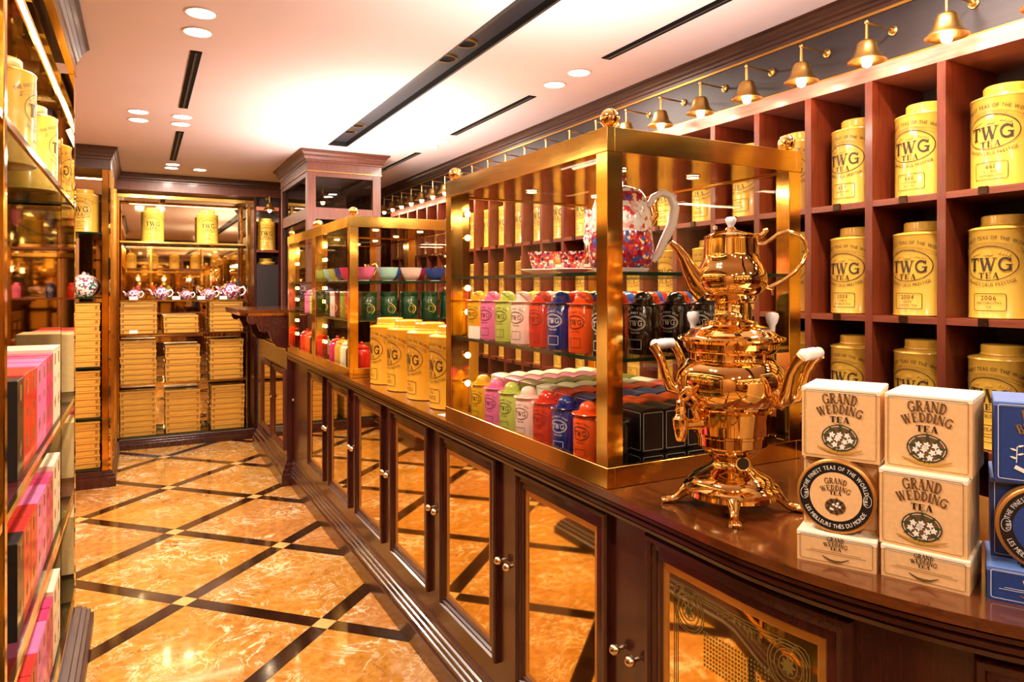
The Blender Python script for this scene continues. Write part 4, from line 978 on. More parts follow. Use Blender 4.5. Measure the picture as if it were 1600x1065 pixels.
# ------------------------------------------------------------------ wedding / birthday cartons at the right
def wedding_art(w_, h_, words, inkm=0, blue=False):
    f = Flat()
    f.rrect(0, h_ / 2, w_ - .010, h_ - .010, .003, .0010, 1)
    a, b = words
    if h_ > .09:
        f.serif(a, 0, h_ * .790, .0175, .0100, 2, arc=.12, gap=.02, bold=1.35)
        f.serif(b, 0, h_ * .652, .0150, .0094 * min(1, 7 / len(b)), 2, arc=.080, gap=.02, bold=1.35)
        f.serif('TEA', 0, h_ * .522, .0105, .0096, 0, gap=.10, bold=1.3)
        f.line([(-.008, h_ * .500), (0, h_ * .497), (.008, h_ * .500)], .0008, 1)
        if not blue:
            f.disc(0, h_ * .310, .028, .022, 3); f.up(); f.ell(0, h_ * .310, .0285, .0225, .001, 0, 36); f.ell(0, h_ * .310, .026, .020, .0008, 5, 36); f.up()
            for k in range(9): f.leaf(.012 * math.cos(k * .7), h_ * .300 + .009 * math.sin(k * .7), k * .7 + .25, .018, .006, 4)
            f.up()
            for fx, fy in [(-.012, .05), (0, .055), (.012, .05), (-.016, -.04), (-.004, -.02), (.008, -.06), (.017, -.03), (-.008, -.12), (.004, -.15), (-.002, .01)]:
                for k in range(5): f.leaf(fx, h_ * .310 + fy * .1, k * 2 * PI / 5 + fx * 90, .0058, .0036, 5)
            f.line([(-.036, h_ * .165), (-.018, h_ * .118), (0, h_ * .100), (.018, h_ * .118), (.036, h_ * .165)], [.002, .004, .005, .004, .002], 6)
            f.line([(0, h_ * .20), (-.004, h_ * .10)], .0012, 4); f.line([(0, h_ * .20), (.004, h_ * .10)], .0012, 4)
        else:
            f.disc(.004, h_ * .33, .022, .014, 3); f.up()
            for k in range(6): f.add([(-.016 + .007 * k, h_ * .26), (-.0115 + .007 * k, h_ * .26), (-.0115 + .007 * k, h_ * .40), (-.016 + .007 * k, h_ * .40)], [(0, 1, 2, 3)], 2)
            for k in range(4): f.line([(-.016 + .010 * k, h_ * .42), (-.014 + .010 * k, h_ * .48)], .002, 5)
            f.line([(-.034, h_ * .25), (-.033, h_ * .45)], .0012, 5)
            for k in range(4): f.leaf(-.033, h_ * (.3 + .05 * k), (.3 if k % 2 else PI - .3), .010, .003, 5)
            f.line([(-.036, h_ * .20), (-.020, h_ * .14), (0, h_ * .125), (.020, h_ * .14), (.036, h_ * .20)], .006, 5)
    else:
        f.serif(a, 0, h_ * .790, .0076, .0050, 0, arc=.09, gap=.02, bold=1.1)
        f.serif(b, 0, h_ * .640, .0068, .0050 * min(1, 7 / len(b)), 0, arc=.06, gap=.02, bold=1.1)
        f.serif('TEA', 0, h_ * .505, .0056, .0056, 0, gap=.1, bold=1.2)
        f.line([(-.040, h_ * .44), (0, h_ * .44), (.040, h_ * .44)], .0008, 1); f.line([(-.047, h_ * .385), (0, h_ * .385), (.047, h_ * .385)], .0008, 1)
        f.line([(-.021, h_ * .28), (-.010, h_ * .18), (0, h_ * .15), (.010, h_ * .18), (.021, h_ * .28)], [.0015, .003, .004, .003, .0015], 2)
    return f
WB, HB_, HF = .124, .124, .052
def carton_set(blue):
    c, e = ('carton_blue', 'carton_blue_edge') if blue else ('carton_cream', 'carton_edge')
    words = ('HAPPY', 'BIRTHDAY') if blue else ('GRAND', 'WEDDING')
    mats = ['silver_print', 'silver_print', 'ink_brown', 'ring_black', 'leaf_ink', 'paper_white', 'paper_white'] if blue else ['ink', 'ink_brown', 'olive_brown', 'olive_brown', 'leaf_ink', 'paper_white', 'ink_pale']
    out = {}
    for nm, hh in (('cube', HB_), ('flat', HF)):
        b = MB().box(-WB / 2, WB / 2, 0, WB, 0, hh - .008).mesh('carton', c)
        l = MB().rings([[(-WB / 2 - .0006, -.0006, hh - .0078), (WB / 2 + .0006, -.0006, hh - .0078), (WB / 2 + .0006, WB + .0006, hh - .0078), (-WB / 2 - .0006, WB + .0006, hh - .0078)],
                        [(-WB / 2 - .0006, -.0006, hh - .0012), (WB / 2 + .0006, -.0006, hh - .0012), (WB / 2 + .0006, WB + .0006, hh - .0012), (-WB / 2 - .0006, WB + .0006, hh - .0012)],
                        [(-WB / 2 + .001, .001, hh), (WB / 2 - .001, .001, hh), (WB / 2 - .001, WB - .001, hh), (-WB / 2 + .001, WB - .001, hh)]]).mesh('carton_top', e)
        out[nm] = (b, l, wedding_art(WB, hh, words, blue=blue).plane(mats, 'printed_front', lift=.0013))
    return out
CS = {False: carton_set(False), True: carton_set(True)}
def carton(kind, blue, x, y, z, ang, label):
    r = thing('tea_carton', label, 'tea box', (x, y, z), ang, 'blue birthday tea boxes' if blue else 'cream wedding tea boxes')
    b, l, a = CS[blue][kind]
    link('carton', b, r); link('carton_top', l, r); link('printed_front', a, r)
    return r
# front faces follow the counter's curved edge; angle of the face's right-hand direction
A1 = math.atan2(.739 - .847, 1.077 - 1.020); A2 = math.atan2(.619 - .737, 1.127 - 1.082)
def mid(p, q): return ((p[0] + q[0]) / 2, (p[1] + q[1]) / 2)
mA = mid((1.020, .847), (1.077, .739)); mB = mid((1.084, .734), (1.130, .619)); mC = (1.163, .556)
ang = A1
def off(m, along_, back, a):
    return (m[0] + along_ * math.cos(a) - back * math.sin(a), m[1] + along_ * math.sin(a) + back * math.cos(a))
carton('flat', False, *mA, CT, A1, 'flat cream wedding tea box at the bottom left, under the round tin')
carton('flat', False, *mB, CT, A2, 'flat cream wedding tea box at the bottom, under the middle cube box')
p = off(mA, .002, .046, A1); carton('cube', False, *p, CT + HF, A1, 'cream cube box behind the round cream tin')
p = off(mB, -.004, .006, A2); carton('cube', False, *p, CT + HF, A2, 'cream cube box of wedding tea in the middle, beside the round cream tin')
p = off(mA, .002, .028, A1); carton('cube', False, *p, CT + HF + HB_, A1, 'topmost cream cube box on the left, nearest the samovar')
p = off(mB, .000, .024, A2); carton('cube', False, *p, CT + HF + HB_, A2, 'topmost cream cube box on the right, against the blue boxes')
A3 = A2 + .14
mC = off((1.139, .601), .064, .004, A3)
carton('flat', True, *mC, CT, A3, 'flat blue birthday tea box on the counter at the right edge')
p = off(mC, .006, .050, A3); carton('cube', True, *p, CT + HF, A3, 'blue cube box behind the round dark blue tin')
p = off(mC, .010, .030, A3); carton('cube', True, *p, CT + HF + HB_, A3, 'topmost blue cube box of birthday tea at the right edge')
def round_tin(x, y, z, ang, blue, label):
    r = thing('round_tin', label, 'round tin', (x, y, z), ang, 'round tea tins standing on edge')
    R = .0635; tl = .03
    def M(px, d, pz):  # stand the disc upright, lean it back
        zz = pz + R; return (px, d + zz * tl, zz * (1 - tl * tl / 2))
    b = MB().lathe([(.001, .030), (R - .002, .030), (R, .028), (R, .002), (R - .002, 0), (R - .005, -.0006), (R - .005, .001), (.001, .001)], 56, cap=False).map(lambda a, c, d: M(a, d, c))
    part('tin_case', b, 'round_rim', r, False, 35)
    f = Flat(); f.disc(0, 0, R - .005, R - .005, 0, 48); k = f.plane(['ring_black'], 'd')
    def face(fl, mats, lift, nm):
        me = bpy.data.meshes.new(nm); me.from_pydata([M(x_, -lf, y_) for (x_, y_), lf in zip(fl.v, fl.lifts(lift))], [], fl.f)
        for m_ in mats: me.materials.append(MATS[m_])
        me.polygons.foreach_set('material_index', fl.m); part(nm, me, None, r, False)
    face(f, ['ring_black'], .0008, 'black_ring'); bpy.data.meshes.remove(k)
    f = Flat(); f.disc(0, 0, .0415, .0415, 0, 44); face(f, ['carton_blue' if blue else 'carton_cream'], .0012, 'centre_label')
    f = Flat()
    f.text('THE FINEST TEAS OF THE WORLD', 0, .0465, .0098, 0, arc=.0465, sx=.76, gap=.15)
    f.text('LES MEILLEURS THÈS DU MONDE', 0, -.0535, .0098, 0, arc=-.0535, sx=.80, gap=.13)
    for sg in (-1, 1):
        st = len(f.v); f.serif('TWG', 0, 0, .006, .0038, 0)
        for i in range(st, len(f.v)):
            a_, b_ = f.v[i]; f.v[i] = (sg * .050 + b_ * (-sg), a_ * sg)
        f.ell(sg * .0497, 0, .0062, .0098, .0006, 0, 20)
    a_, b_ = ('HAPPY', 'BIRTHDAY') if blue else ('GRAND', 'WEDDING')
    f.serif(a_, 0, .0225, .0098, .0064, 1, arc=.06, gap=.02, bold=1.3); f.serif(b_, 0, .0110, .0092, .0062 * min(1, 7 / len(b_)), 1, arc=.045, gap=.02, bold=1.3); f.serif('TEA', 0, .0030, .0068, .006, 2, gap=.1, bold=1.3)
    f.disc(0, -.0165, .0165, .0135, 1, 24); f.up()
    for q in range(9): f.leaf(.006 * math.cos(q * .7), -.0165 + .005 * math.sin(q * .7), q * .7, .011, .004, 2)
    f.up()
    for q in range(6): f.disc(.007 * math.cos(q), -.0165 + .006 * math.sin(q * 1.3), .0024, .0020, 0, 8)
    face(f, ['paper_white', 'olive_brown', 'ink'] if not blue else ['silver_print', 'ink_brown', 'silver_print'], .0018, 'printed_text')
p = off(mA, -.002, .010, A1); round_tin(p[0], p[1], CT + HF, A1, False, 'round cream and black tin standing on edge on a flat cream box')
p = off(mC, .012, .008, A3); round_tin(p[0], p[1], CT + HF, A3, True, 'round dark blue tin standing on edge at the right edge')

# ------------------------------------------------------------------ wooden tower at the end of the counter
tw = thing('wooden_tower', 'tall wooden glazed tower with a stepped cornice at the counter\'s far end', 'cabinet', (1.43, 6.1, 0))
TX0_, TX1_, TY0_, TY1_ = 1.135, 1.720, 5.500, 6.640
for (xa, ya) in ((TX0_, TY0_), (TX1_ - .065, TY0_), (TX0_, TY1_ - .065), (TX1_ - .065, TY1_ - .065)):
    part('post', MB().box(xa, xa + .065, ya, ya + .065, 1.0425, 2.41), 'wood_tower', tw)
for z0_, z1_ in ((2.040, 2.130), (2.372, 2.41)):
    part('rail', MB().box(TX0_ + .065, TX1_ - .065, TY0_ + .004, TY0_ + .055, z0_, z1_), 'wood_tower', tw)
    part('rail', MB().box(TX0_ + .065, TX1_ - .065, TY1_ - .055, TY1_ - .004, z0_, z1_), 'wood_tower', tw)
    part('rail', MB().box(TX0_ + .004, TX0_ + .055, TY0_ + .065, TY1_ - .065, z0_, z1_), 'wood_tower', tw)
    part('rail', MB().box(TX1_ - .055, TX1_ - .004, TY0_ + .065, TY1_ - .065, z0_, z1_), 'wood_tower', tw)
for z0_, z1_ in ((2.13, 2.372), (CT + .02, 2.04)):
    part('glass_pane', MB().box(TX0_ + .065, TX1_ - .065, TY0_ + .026, TY0_ + .032, z0_, z1_), 'tower_glass', tw)
    part('glass_pane', MB().box(TX0_ + .026, TX0_ + .032, TY0_ + .065, TY1_ - .065, z0_, z1_), 'tower_glass', tw)
part('cornice', MB().rect_moulding(TX0_, TX1_, TY0_, TY1_, [(.0, 2.41), (.004, 2.412), (.004, 2.478), (.012, 2.482), (.012, 2.492), (.022, 2.500), (.030, 2.520), (.034, 2.523), (.034, 2.532), (.048, 2.548), (.060, 2.556), (.062, 2.567), (.0, 2.567)]), 'wood_tower', tw)
part('gold_bead', MB().rect_moulding(TX0_, TX1_, TY0_, TY1_, [(.0, 2.4085), (.008, 2.4085), (.008, 2.4125), (.0, 2.4125)]), 'gold_trim', tw)
part('inner_panel', MB().box(TX0_ + .05, TX1_ - .05, TY1_ - .075, TY1_ - .066, 1.0425, 2.4), 'wood_niche', tw)
part('inner_shelf', MB().box(TX0_ + .035, TX1_ - .035, TY0_ + .04, TY1_ - .08, 2.06, 2.075), 'wood_tower', tw)
bell(1.50, 5.93, 2.352, 0, 'brass bell lamp standing in for a lamp reflection in the glazed tower top', 'bell lamps away from the tea shelf', src=first, power=.8)  # lamp set inside in place of the bell lamp reflection in the glazing
# base cabinet of the tower
tb = thing('till_cabinet', 'dark wooden base cabinet with two mirrored doors at the counter\'s far end', 'cabinet', (1.3, 6.2, 0))
bx0, bx1, by0, by1 = .985, 1.66, 5.509, 7.00
part('cabinet_body', MB().box(bx0, bx1, by0, by1, .19, 1.02), 'wood_dark', tb)
part('base_moulding', MB().rect_moulding(bx0, bx1, by0, by1, [(.045, 0), (.045, .085), (.038, .090), (.034, .12), (.022, .126), (.018, .155), (.006, .165), (.004, .188), (.0, .19)]), 'wood_side', tb)
part('cabinet_top', MB().rect_moulding(bx0, bx1, by0, by1, [(.0, 1.0205), (.010, 1.024), (.014, 1.040), (.0, 1.042)]), 'wood_top', tb)
for (ya, yb) in ((5.56, 6.10), (6.16, 6.70)):
    rg = []
    for o, d in [(0, 0), (0, .016), (.012, .020), (.03, .012), (.05, .004)]:
        rg.append([(bx0 - .0005 - d, ya + o, .25 + o), (bx0 - .0005 - d, yb - o, .25 + o), (bx0 - .0005 - d, yb - o, .87 - o), (bx0 - .0005 - d, ya + o, .87 - o)])
    d_ = part('door', MB().rings(rg, True, False), 'wood_tower', tb)
    part('mirror_panel', MB().box(bx0 - .003, bx0 - .0005, ya + .05, yb - .05, .30, .82), 'door_mirror', d_)
    part('knob', MB().sphere((bx0 - .026, yb - .02 if ya < 6 else ya + .02, .60), .012, 12), 'knob_metal', d_, smooth=60)
for xk, zk in ((1.000 + .03, .645),):
    part('knob', MB().sphere((xk, by0 - .014, zk), .012, 12), 'knob_metal', tb, smooth=60)
# little till ledge with scalloped brackets
lg = thing('till_ledge', 'red-brown wooden ledge with a scalloped bracket projecting over the aisle', 'ledge', (.80, 6.0, 1.3))
zL = 1.312
poly = [(.655, 5.62), (.70, 5.50), (1.134, 5.486), (1.134, 6.60), (.655, 6.60)]
part('ledge_top', MB().prism(poly, zL, zL + .024), 'wood_top', lg)
part('edge_band', MB().prism([(x + (.006 if x < .8 else 0), y + .006) for x, y in poly], zL - .020, zL), 'brass', lg)
scal = [(.70, 0), (.70, -.035), (.715, -.06), (.74, -.066), (.762, -.055), (.772, -.075), (.79, -.115), (.82, -.128), (.845, -.115), (.855, -.13), (.875, -.19), (.91, -.235), (.95, -.246), (.983, -.246), (.983, 0)]
for yy in (5.505, 6.52):
    part('scalloped_bracket', MB().rings([[(x, yy, zL - .0205 + z) for x, z in scal], [(x, yy + .03, zL - .0205 + z) for x, z in scal]]), 'wood_side', lg)
part('riser', MB().box(.985, 1.13, 5.49, 6.60, 1.043, zL - .0205), 'wood_dark', lg)

# ------------------------------------------------------------------ mirrored shelving: left near unit
def glass_board(x0, x1, y0, y1, z, th=.010):
    g = MB().box(x0, x1, y0, y1, z - th, z); g.m = [0, 0, 1, 1, 1, 1]; return g
U0, U1, UY0, UY1 = -.62, -.252, .35, 3.590
un = thing('mirror_shelf_unit', 'mirrored brass shelving unit at the left edge holding tins and pink boxes', 'shelf', (-.44, 2.0, 0))
part('mirror_back', MB().box(U0, U0 + .012, UY0, UY1, .10, 2.42), 'mirror', un)
part('end_mirror', MB().box(U0 + .012, U1 - .052, UY1 - .012, UY1, .10, 2.42), 'mirror', un)
for yy in (UY1 - .050, 1.790, UY0):
    part('mirror_post', MB().box(U1 - .050, U1, yy, yy + .050 if yy > 3 else yy + .035, .10, 2.42), 'mirror' if yy > 3 else 'brass_plate', un, bevel=.002)
part('fascia', MB().box(U1 - .022, U1 + .004, UY0, UY1, 2.42, 2.475), 'brass', un)
part('cornice', MB().rect_moulding(U0, U1, UY0, UY1, [(.0, 2.475), (.006, 2.478), (.006, 2.492), (.014, 2.500), (.014, 2.512), (.024, 2.522), (.026, 2.534), (.038, 2.546), (.040, 2.554), (.050, 2.562), (.050, 2.568), (.0, 2.568)]), 'wood_crown', un)
part('plinth', MB().rect_moulding(U0, U1, UY0, UY1, [(.066, 0), (.066, .045), (.056, .05), (.054, .068), (.042, .072), (.040, .085), (.024, .09), (.022, .099), (.0, .1)]), 'wood_crown', un)
part('roof_mirror', MB().box(U0 + .012, U1 - .052, UY0, UY1 - .012, 2.408, 2.42), 'mirror', un)
LEDZ = 2.205
part('led_strip', MB().box(U1 - .016, U1 - .009, UY0 + .04, UY1 - .051, LEDZ, LEDZ + .007), 'led', un)
part('led_rail', MB().box(U1 - .024, U1 - .004, UY0 + .04, UY1 - .051, LEDZ + .0075, LEDZ + .015), 'brass', un)
area_lamp('led_glow', (U1 - .03, 2.6, LEDZ - .006), P_LED, .02, 1.7, un, WARM, rot=(0, math.radians(-30), 0))
LS = [1.868, 1.010, .605, .150]
for z in LS:
    part('glass_shelf', glass_board(U0 + .013, U1 - .012, UY0 + .036, UY1 - .053, z), ['shelf_glass', 'glass_edge'], un)
    part('shelf_edge', MB().box(U1 - .0118, U1 - .002, UY0 + .036, UY1 - .053, z - .016, z + .002), 'brass', un)
for k, y in enumerate([3.235, 2.600, 2.050, 1.50]):
    tin(-.385, y, 1.8705, .12, ['yellow tea tin on the high left shelf, nearest the mirrored end post', 'yellow tea tin on the high left shelf, second from the end post', 'yellow tea tin on the high left shelf cut by the brass post', 'yellow tea tin high at the left edge beyond the brass post'][k], 'tins on the high left shelf')
def tall_box(x0, x1, y0, y1, z0, hh, colr, label):
    r = thing('tall_tea_box', label, 'tea box', ((x0 + x1) / 2, (y0 + y1) / 2, z0), 0, 'coloured tea boxes on the left shelves')
    part('box_body', MB().box(x0, x1, y0, y1, z0, z0 + hh), 'card_' + colr, r, bevel=.0015)
    part('box_seal', MB().box(x1 + .0003, x1 + .001, (y0 + y1) / 2 - .014, (y0 + y1) / 2 + .014, z0 + hh * .78, z0 + hh * .93), 'ink_brown', r)
    f = Flat()
    for k in range(6): f.leaf(0, hh * .28, k * PI / 3, .026, .012, 0)
    f.serif('TEA', 0, hh * .55, .02, .016, 0); f.rrect(0, hh / 2, (y1 - y0) - .012, hh - .012, .004, .0012, 0)
    me = f.plane(['ink_brown'], 'printed_front', .0004)
    o = link('printed_front', me, r); o.location = (x1 - r.location.x, 0, 0); o.rotation_euler = (0, 0, PI / 2)
LVL = {1.010: 'upper', .605: 'middle', .150: 'lowest'}
for z, hh in ((1.010, .272), (.605, .262), (.150, .270)):
    y = 3.20
    for cc, wd, deep in (('cream', .120, .24), ('cream', .120, .24), ('magenta', .100, .24), ('magenta', .100, .23), ('pink', .120, .24), ('pink', .120, .24), ('red', .135, .24), ('red', .135, .24), ('black', .110, .22)):
        y0 = y - wd
        nm = {'cream': 'cream', 'magenta': 'magenta', 'pink': 'light pink', 'red': 'bright red', 'black': 'black'}[cc]
        first_ = 'farther' if (cc, z) not in CAD else 'nearer'; CAD[(cc, z)] = 1
        tall_box(-.275 - deep, -.275, y0 + .002, y - .002, z + .0008, hh - (.0 if cc == 'cream' else .012 + .006 * random.random()), cc,
                 ('%s tall tea box on the %s left shelf' % (nm, LVL[z])) + (', %s of its colour' % first_ if cc != 'black' else ''))
        y = y0
# ------------------------------------------------------------------ flat wooden boxes (stacks)
bwx, bwy, bwh = .300, .200, .046
bb = MB().box(-bwx / 2, bwx / 2, .002, bwy, 0, bwh - .014).mesh('box_base', 'box_wood')
bl = MB().box(-bwx / 2 - .003, bwx / 2 + .003, -.003, bwy + .002, bwh - .0125, bwh - .001).mesh('box_lid', 'box_wood')
bs = MB().box(-.008, .008, -.0032, 0, .012, .027).mesh('corner_stud', 'box_dot')
def stack(x, y, z, n, where, hh=None, rz=0, sx=1.0):
    hs = 1.0 if hh is None else hh / (n * bwh)
    for k in range(n):
        lb = 'gold tea box, %s from the bottom of the %s' % (ORD[k], where)
        r = thing('wooden_tea_box', lb, 'tea box', (x + random.uniform(-.004, .004), y + random.uniform(-.004, .004), z + k * bwh * hs + .0005), rz + random.uniform(-.012, .012), 'flat gold tea boxes in stacks')
        r.scale = (sx, 1, hs * .985)
        link('box_base', bb, r); link('box_lid', bl, r); link('corner_stud', bs, r, (-.129, 0, 0)); link('corner_stud', bs, r, (.129, 0, 0))
# left far unit (its open end faces us)
V0, V1, VY0, VY1 = -.62, -.205, 6.115, 7.305
uf = thing('mirror_side_unit', 'narrow mirrored shelving unit in the far left corner with stacked gold boxes', 'shelf', (-.42, 6.7, 0))
part('mirror_back', MB().box(V0 + .012, V1 - .012, VY0 + .33, VY0 + .342, .12, 2.40), 'mirror', uf)
part('side_mirror', MB().box(V0, V0 + .011, VY0, VY1, .12, 2.40), 'mirror', uf)
part('brass_post', MB().box(V1 - .055, V1 - .012, VY0, VY0 + .05, .12, 2.40), 'brass_plate', uf, bevel=.002)
part('side_mirror', MB().box(V1 - .011, V1, VY0 + .02, VY1, .12, 2.40), 'mirror', uf)
for yy in (VY0 + .003, VY0 + .40, VY1 - .04):
    part('brass_strip', MB().box(V1 + .0005, V1 + .012, yy, yy + .03, .12, 2.40), 'brass', uf)
part('cornice', MB().rect_moulding(V0, V1, VY0, VY1 - .05, [(.0, 2.40), (.004, 2.402), (.004, 2.47), (.010, 2.476), (.010, 2.49), (.020, 2.50), (.022, 2.515), (.034, 2.53), (.036, 2.545), (.050, 2.556), (.050, 2.568), (.0, 2.568)]), 'wood_crown', uf)
part('plinth', MB().rect_moulding(V0, V1, VY0, VY1, [(.040, 0), (.040, .07), (.030, .076), (.028, .095), (.016, .10), (.014, .115), (.0, .12)]), 'wood_dark', uf)
VS = [1.922, 1.430, .905, .520, .135]
for z in VS:
    part('glass_shelf', glass_board(V0 + .013, V1 - .056, VY0 + .006, VY0 + .328, z), ['shelf_glass', 'glass_edge'], uf)
area_lamp('unit_glow', (-.40, VY0 + .16, 2.39), 1.2, .25, .10, uf)
tin(-.382, VY0 + .125, 1.9228, -PI / 2 - .3, 'yellow tea tin on the top shelf of the far left corner unit', 'tins in the far left corner unit')
vz = thing('porcelain_vase', 'round porcelain pot with dark green and pink pattern in the far left unit', 'pot', (-.385, VY0 + .13, 1.4308))
part('pot_body', MB().lathe([(.001, 0), (.050, 0), (.060, .010), (.088, .050), (.096, .090), (.086, .130), (.060, .150)], 36, cap=False), 'vase_pattern', vz, False, 50)
part('pot_lid', MB().lathe([(.062, .150), (.055, .160), (.030, .172), (.012, .176), (.014, .188), (.001, .196)], 32, cap=False), 'folk_white', vz, False, 50)
stack(-.426, VY0 + .03, .9058, 9, 'far left unit\'s middle stack', .480)
stack(-.426, VY0 + .05, .5208, 7, 'far left unit\'s lower stack', .352)
stack(-.426, VY0 + .05, .1358, 7, 'far left unit\'s bottom stack', .352)
# back unit
B0, B1, BY0, BY1 = -.204, 1.000, 7.385, 7.70
ub = thing('mirror_back_unit', 'wide mirror-backed shelving across the back wall with tins, teapots and gold boxes', 'shelf', (.40, 7.55, 0))
part('mirror_back', MB().box(B0, B1, BY1 - .012, BY1, .10, 2.40), 'mirror', ub)
part('plinth', MB().rect_moulding(B0 + .03, B1, BY0, BY1, [(.030, 0), (.030, .05), (.022, .055), (.021, .07), (.012, .075), (.011, .09), (.0, .099)]), 'wood_dark', ub)
part('floor_glass', glass_board(B0 + .03, B1, BY0, BY1 - .013, .110), ['shelf_glass', 'glass_edge'], ub)
part('fascia', MB().box(B0, B1 + .26, BY0 - .004, BY1, 2.415, 2.495), 'wood_tower', ub)
part('cornice', MB().rings([[(x, BY0 - .004 - o, z) for o, z in [(0, 2.495), (.008, 2.498), (.008, 2.51), (.020, 2.522), (.022, 2.535), (.036, 2.55), (.040, 2.560), (.048, 2.563), (.048, 2.568), (0, 2.568)]] for x in (B0, RX1)]), 'wood_crown', ub)
part('brass_frame', MB().box(B0, B1, BY0 + .002, BY0 + .024, 2.345, 2.375), 'brass', ub)
for x in (B0 + .002, B1 - .06):
    part('brass_post', MB().box(x, x + .028, BY0 + .002, BY0 + .03, .112, 2.345), 'brass_plate', ub, bevel=.002)
BS = [1.938, 1.388, 1.072, .604]
for z in BS:
    part('glass_shelf', glass_board(B0 + .032, B1 - .062, BY0 + .026, BY1 - .013, z), ['shelf_glass', 'glass_edge'], ub)
    part('shelf_edge', MB().box(B0 + .032, B1 - .062, BY0 + .012, BY0 + .0255, z - .014, z + .002), 'brass', ub)
area_lamp('unit_glow', (.40, BY0 + .12, 2.335), 1.8, 1.0, .08, ub)
tin(.100, 7.535, 1.9388, -PI / 2 + .02, 'yellow tea tin on the top back shelf, left of two', 'tins on the top back shelf')
tin(.585, 7.535, 1.9388, -PI / 2 - .02, 'yellow tea tin on the top back shelf, right of two', 'tins on the top back shelf')
W1, W2, W3 = ('left stack on the %s back shelf', 'middle stack on the %s back shelf', 'right stack on the %s back shelf')
stack(-.018, 7.435, 1.0728, 6, W1 % 'upper', .296); stack(.345, 7.434, 1.0728, 3, W2 % 'upper', .165); stack(.752, 7.440, 1.0728, 7, W3 % 'upper', .294)
stack(-.020, 7.435, .6048, 8, W1 % 'middle', .400, sx=.98); stack(.360, 7.440, .6048, 6, W2 % 'middle', .345); stack(.755, 7.440, .6048, 7, W3 % 'middle', .388)
stack(-.022, 7.435, .1108, 8, W1 % 'lowest', .420, sx=.98); stack(.360, 7.440, .1108, 7, W2 % 'lowest', .405); stack(.765, 7.440, .1108, 8, W3 % 'lowest', .430)
single('display_case', MB().box(-.15, .15, 0, .034, 0, .11), 'cloth_black', 'small black presentation case standing behind the short middle stack', 'case', loc=(.36, 7.652, 1.0732), bevel=.003)
def small_pot(x, sc, label):
    r = thing('small_teapot', label, 'teapot', (x, 7.53, 1.3888), -.3, 'painted pots on the back shelf'); r.scale = (sc,) * 3
    part('pot_body', MB().lathe([(.001, 0), (.034, 0), (.038, .006), (.060, .032), (.062, .058), (.046, .084), (.028, .094)], 30, cap=False), 'folk_pot', r, False, 50)
    l = part('lid', MB().lathe([(.030, .093), (.024, .102), (.008, .108)], 24, cap=False), 'folk_red', r, False, 50)
    part('lid_knob', MB().sphere((0, 0, .114), .009, 12), 'gold', l, False, 60)
    part('handle', MB().tube([(.052, 0, .074), (.078, 0, .084), (.092, 0, .060), (.080, 0, .034), (.056, 0, .024)], .006, 8), 'porcelain', r, False, 60)
    part('spout', MB().tube([(-.052, 0, .036), (-.074, 0, .048), (-.084, 0, .072), (-.098, 0, .086)], [.014, .011, .008, .006], 10), 'folk_pot', r, False, 60)
for x, sc, lb in [(-.06, .95, 'small painted teapot at the left end of the back shelf'), (.175, 1.15, 'painted teapot on the back shelf, second from the left'), (.395, .85, 'smallest painted pot in the middle of the back shelf'),
                  (.60, 1.0, 'painted teapot on the back shelf, second from the right'), (.805, 1.5, 'largest painted teapot at the right end of the back shelf')]:
    small_pot(x, sc, lb)
for x, z, lb in [(-.06, 1.390, 'white price card before the left teapot on the back shelf'), (.30, 1.390, 'white price card beside the second teapot on the back shelf'), (.52, 1.390, 'white price card in the middle of the back shelf'), (.72, 1.390, 'white price card before the largest teapot')]:
    single('price_card', MB().box(-.035, .035, -.001, .001, 0, .032), 'paper_white', lb, 'card', 'price cards on the back shelf', loc=(x, 7.425, z))
single('price_card', MB().box(-.035, .035, -.001, .001, 0, .032), 'paper_white', 'white price card leaning on the left stack of the upper shelf', 'card', loc=(-.06, 7.418, 1.0748))
# niche column to the right of the back unit
nc = thing('niche_column', 'dark wooden wall niche with one tin and a bell lamp beside the back shelves', 'cabinet', (1.13, 7.55, 0))
N0, N1 = 1.002, 1.262
part('side_panel', MB().box(N0, N0 + .022, BY0, BY1, .0, 2.414), 'wood_dark', nc)
part('side_panel', MB().box(N1 - .022, N1, BY0, BY1, .0, 2.414), 'wood_dark', nc)
part('back_panel', MB().box(N0 + .022, N1 - .022, BY1 - .02, BY1, .0, 2.414), 'wood_niche', nc)
part('niche_shelf', MB().box(N0 + .022, N1 - .022, BY0, BY1 - .02, 1.862, 1.884), 'wood_shelf_h', nc)
part('niche_shelf', MB().box(N0 + .022, N1 - .022, BY0, BY1 - .02, 1.455, 1.477), 'wood_shelf_h', nc)
part('lintel', MB().box(N0 + .022, N1 - .022, BY0, BY1 - .02, 2.285, 2.320), 'wood_lintel', nc)
part('lamp_panel', MB().box(N0 + .022, N1 - .022, BY0 + .03, BY0 + .05, 2.3205, 2.414), 'wood_panel', nc)
part('lower_door', MB().box(N0 + .024, N1 - .024, BY0 - .004, BY0 + .016, .12, 1.74), 'wood_panel', nc)
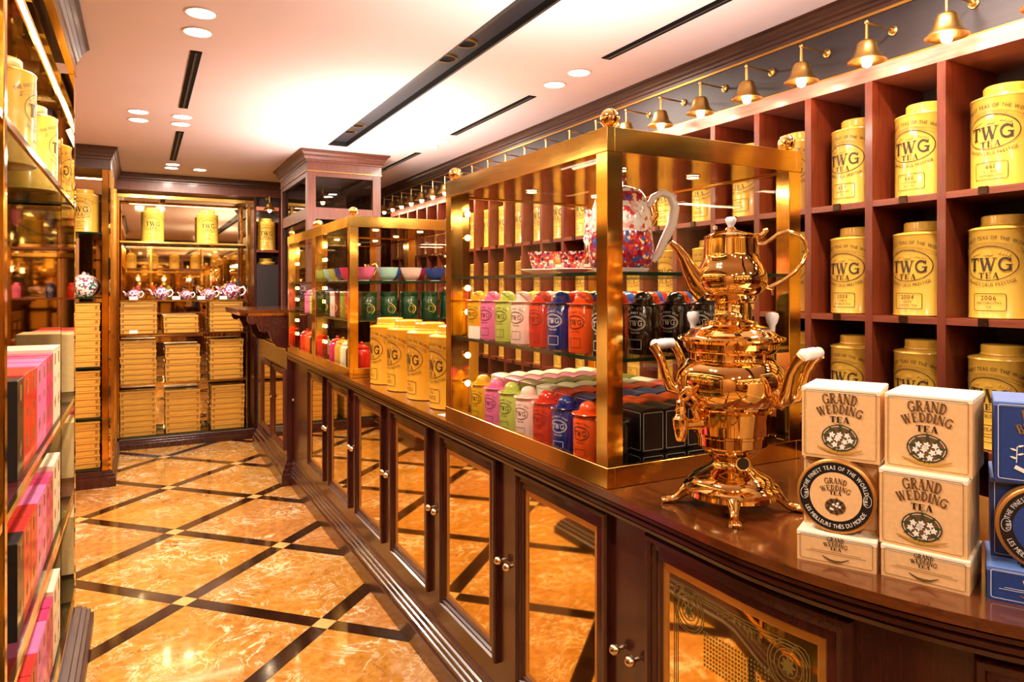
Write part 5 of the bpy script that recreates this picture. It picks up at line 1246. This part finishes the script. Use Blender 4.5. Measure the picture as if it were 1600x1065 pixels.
tin(1.132, 7.502, 1.8845, -PI / 2 - .1, 'yellow tea tin in the narrow niche beside the back shelves', 'tins in the back niche')
tin(1.132, 7.512, 1.4775, -PI / 2 - .1, 'yellow tea tin with only its top showing in the back niche', 'tins in the back niche')
bell(1.132, BY0 + .029, 2.405, PI / 2, 'brass bell lamp over the narrow niche beside the back shelves', 'bell lamps away from the tea shelf', src=first)

# ------------------------------------------------------------------ the shop behind the viewpoint (seen in the mirrors)
fs = thing('entrance_shelf', 'brass shelf of tins by the entrance, visible only in the back mirror', 'shelf', (.75, RY0 + .15, 0))
FX0, FX1, FY0, FY1 = -.85, 2.25, RY0 + .002, RY0 + .27
part('mirror_back', MB().box(FX0, FX1, FY0, FY0 + .01, .3, 2.40), 'mirror', fs)
for x in (FX0, .18, 1.20, FX1 - .03): part('brass_post', MB().box(x, x + .03, FY1 - .03, FY1, 0, 2.40), 'brass', fs)
for z in (1.932, 1.40, .95, .45): part('shelf_board', MB().box(FX0, FX1, FY0 + .011, FY1 - .031, z - .02, z), 'wood_shelf_h', fs)
area_lamp('shelf_glow', (.7, FY1 + .02, 2.39), 5.0, 2.6, .05, fs)
for k in range(7):
    tin(-.60 + .42 * k, FY0 + .125, 1.9325, PI / 2, 'yellow tin reflected in the back mirror, %s along the entrance shelf' % ORD[k], 'tins on the entrance shelf')
CC = ['red', 'blue', 'pink', 'orange', 'green', 'black', 'blush', 'yellow', 'skyblue', 'magenta']
for k in range(10):
    caddy(-.66 + .30 * k, FY0 + .12, 1.4005, CC[k], '%s caddy on the entrance shelf, seen only by reflection' % {'skyblue': 'bright blue'}.get(CC[k], CC[k]), 'caddies on the entrance shelf', face=PI / 2)
for k in range(6):
    bell(-.55 + .50 * k, FY1 - .02, 1.85, -PI / 2, 'brass bell lamp on the entrance shelf, %s along, seen only by reflection' % ORD[k], 'bell lamps on the entrance shelf', src=first, power=.6)
part('lamp_rail', MB().box(FX0, FX1, FY1 - .0295, FY1 - .021, 1.83, 1.87), 'brass', fs)
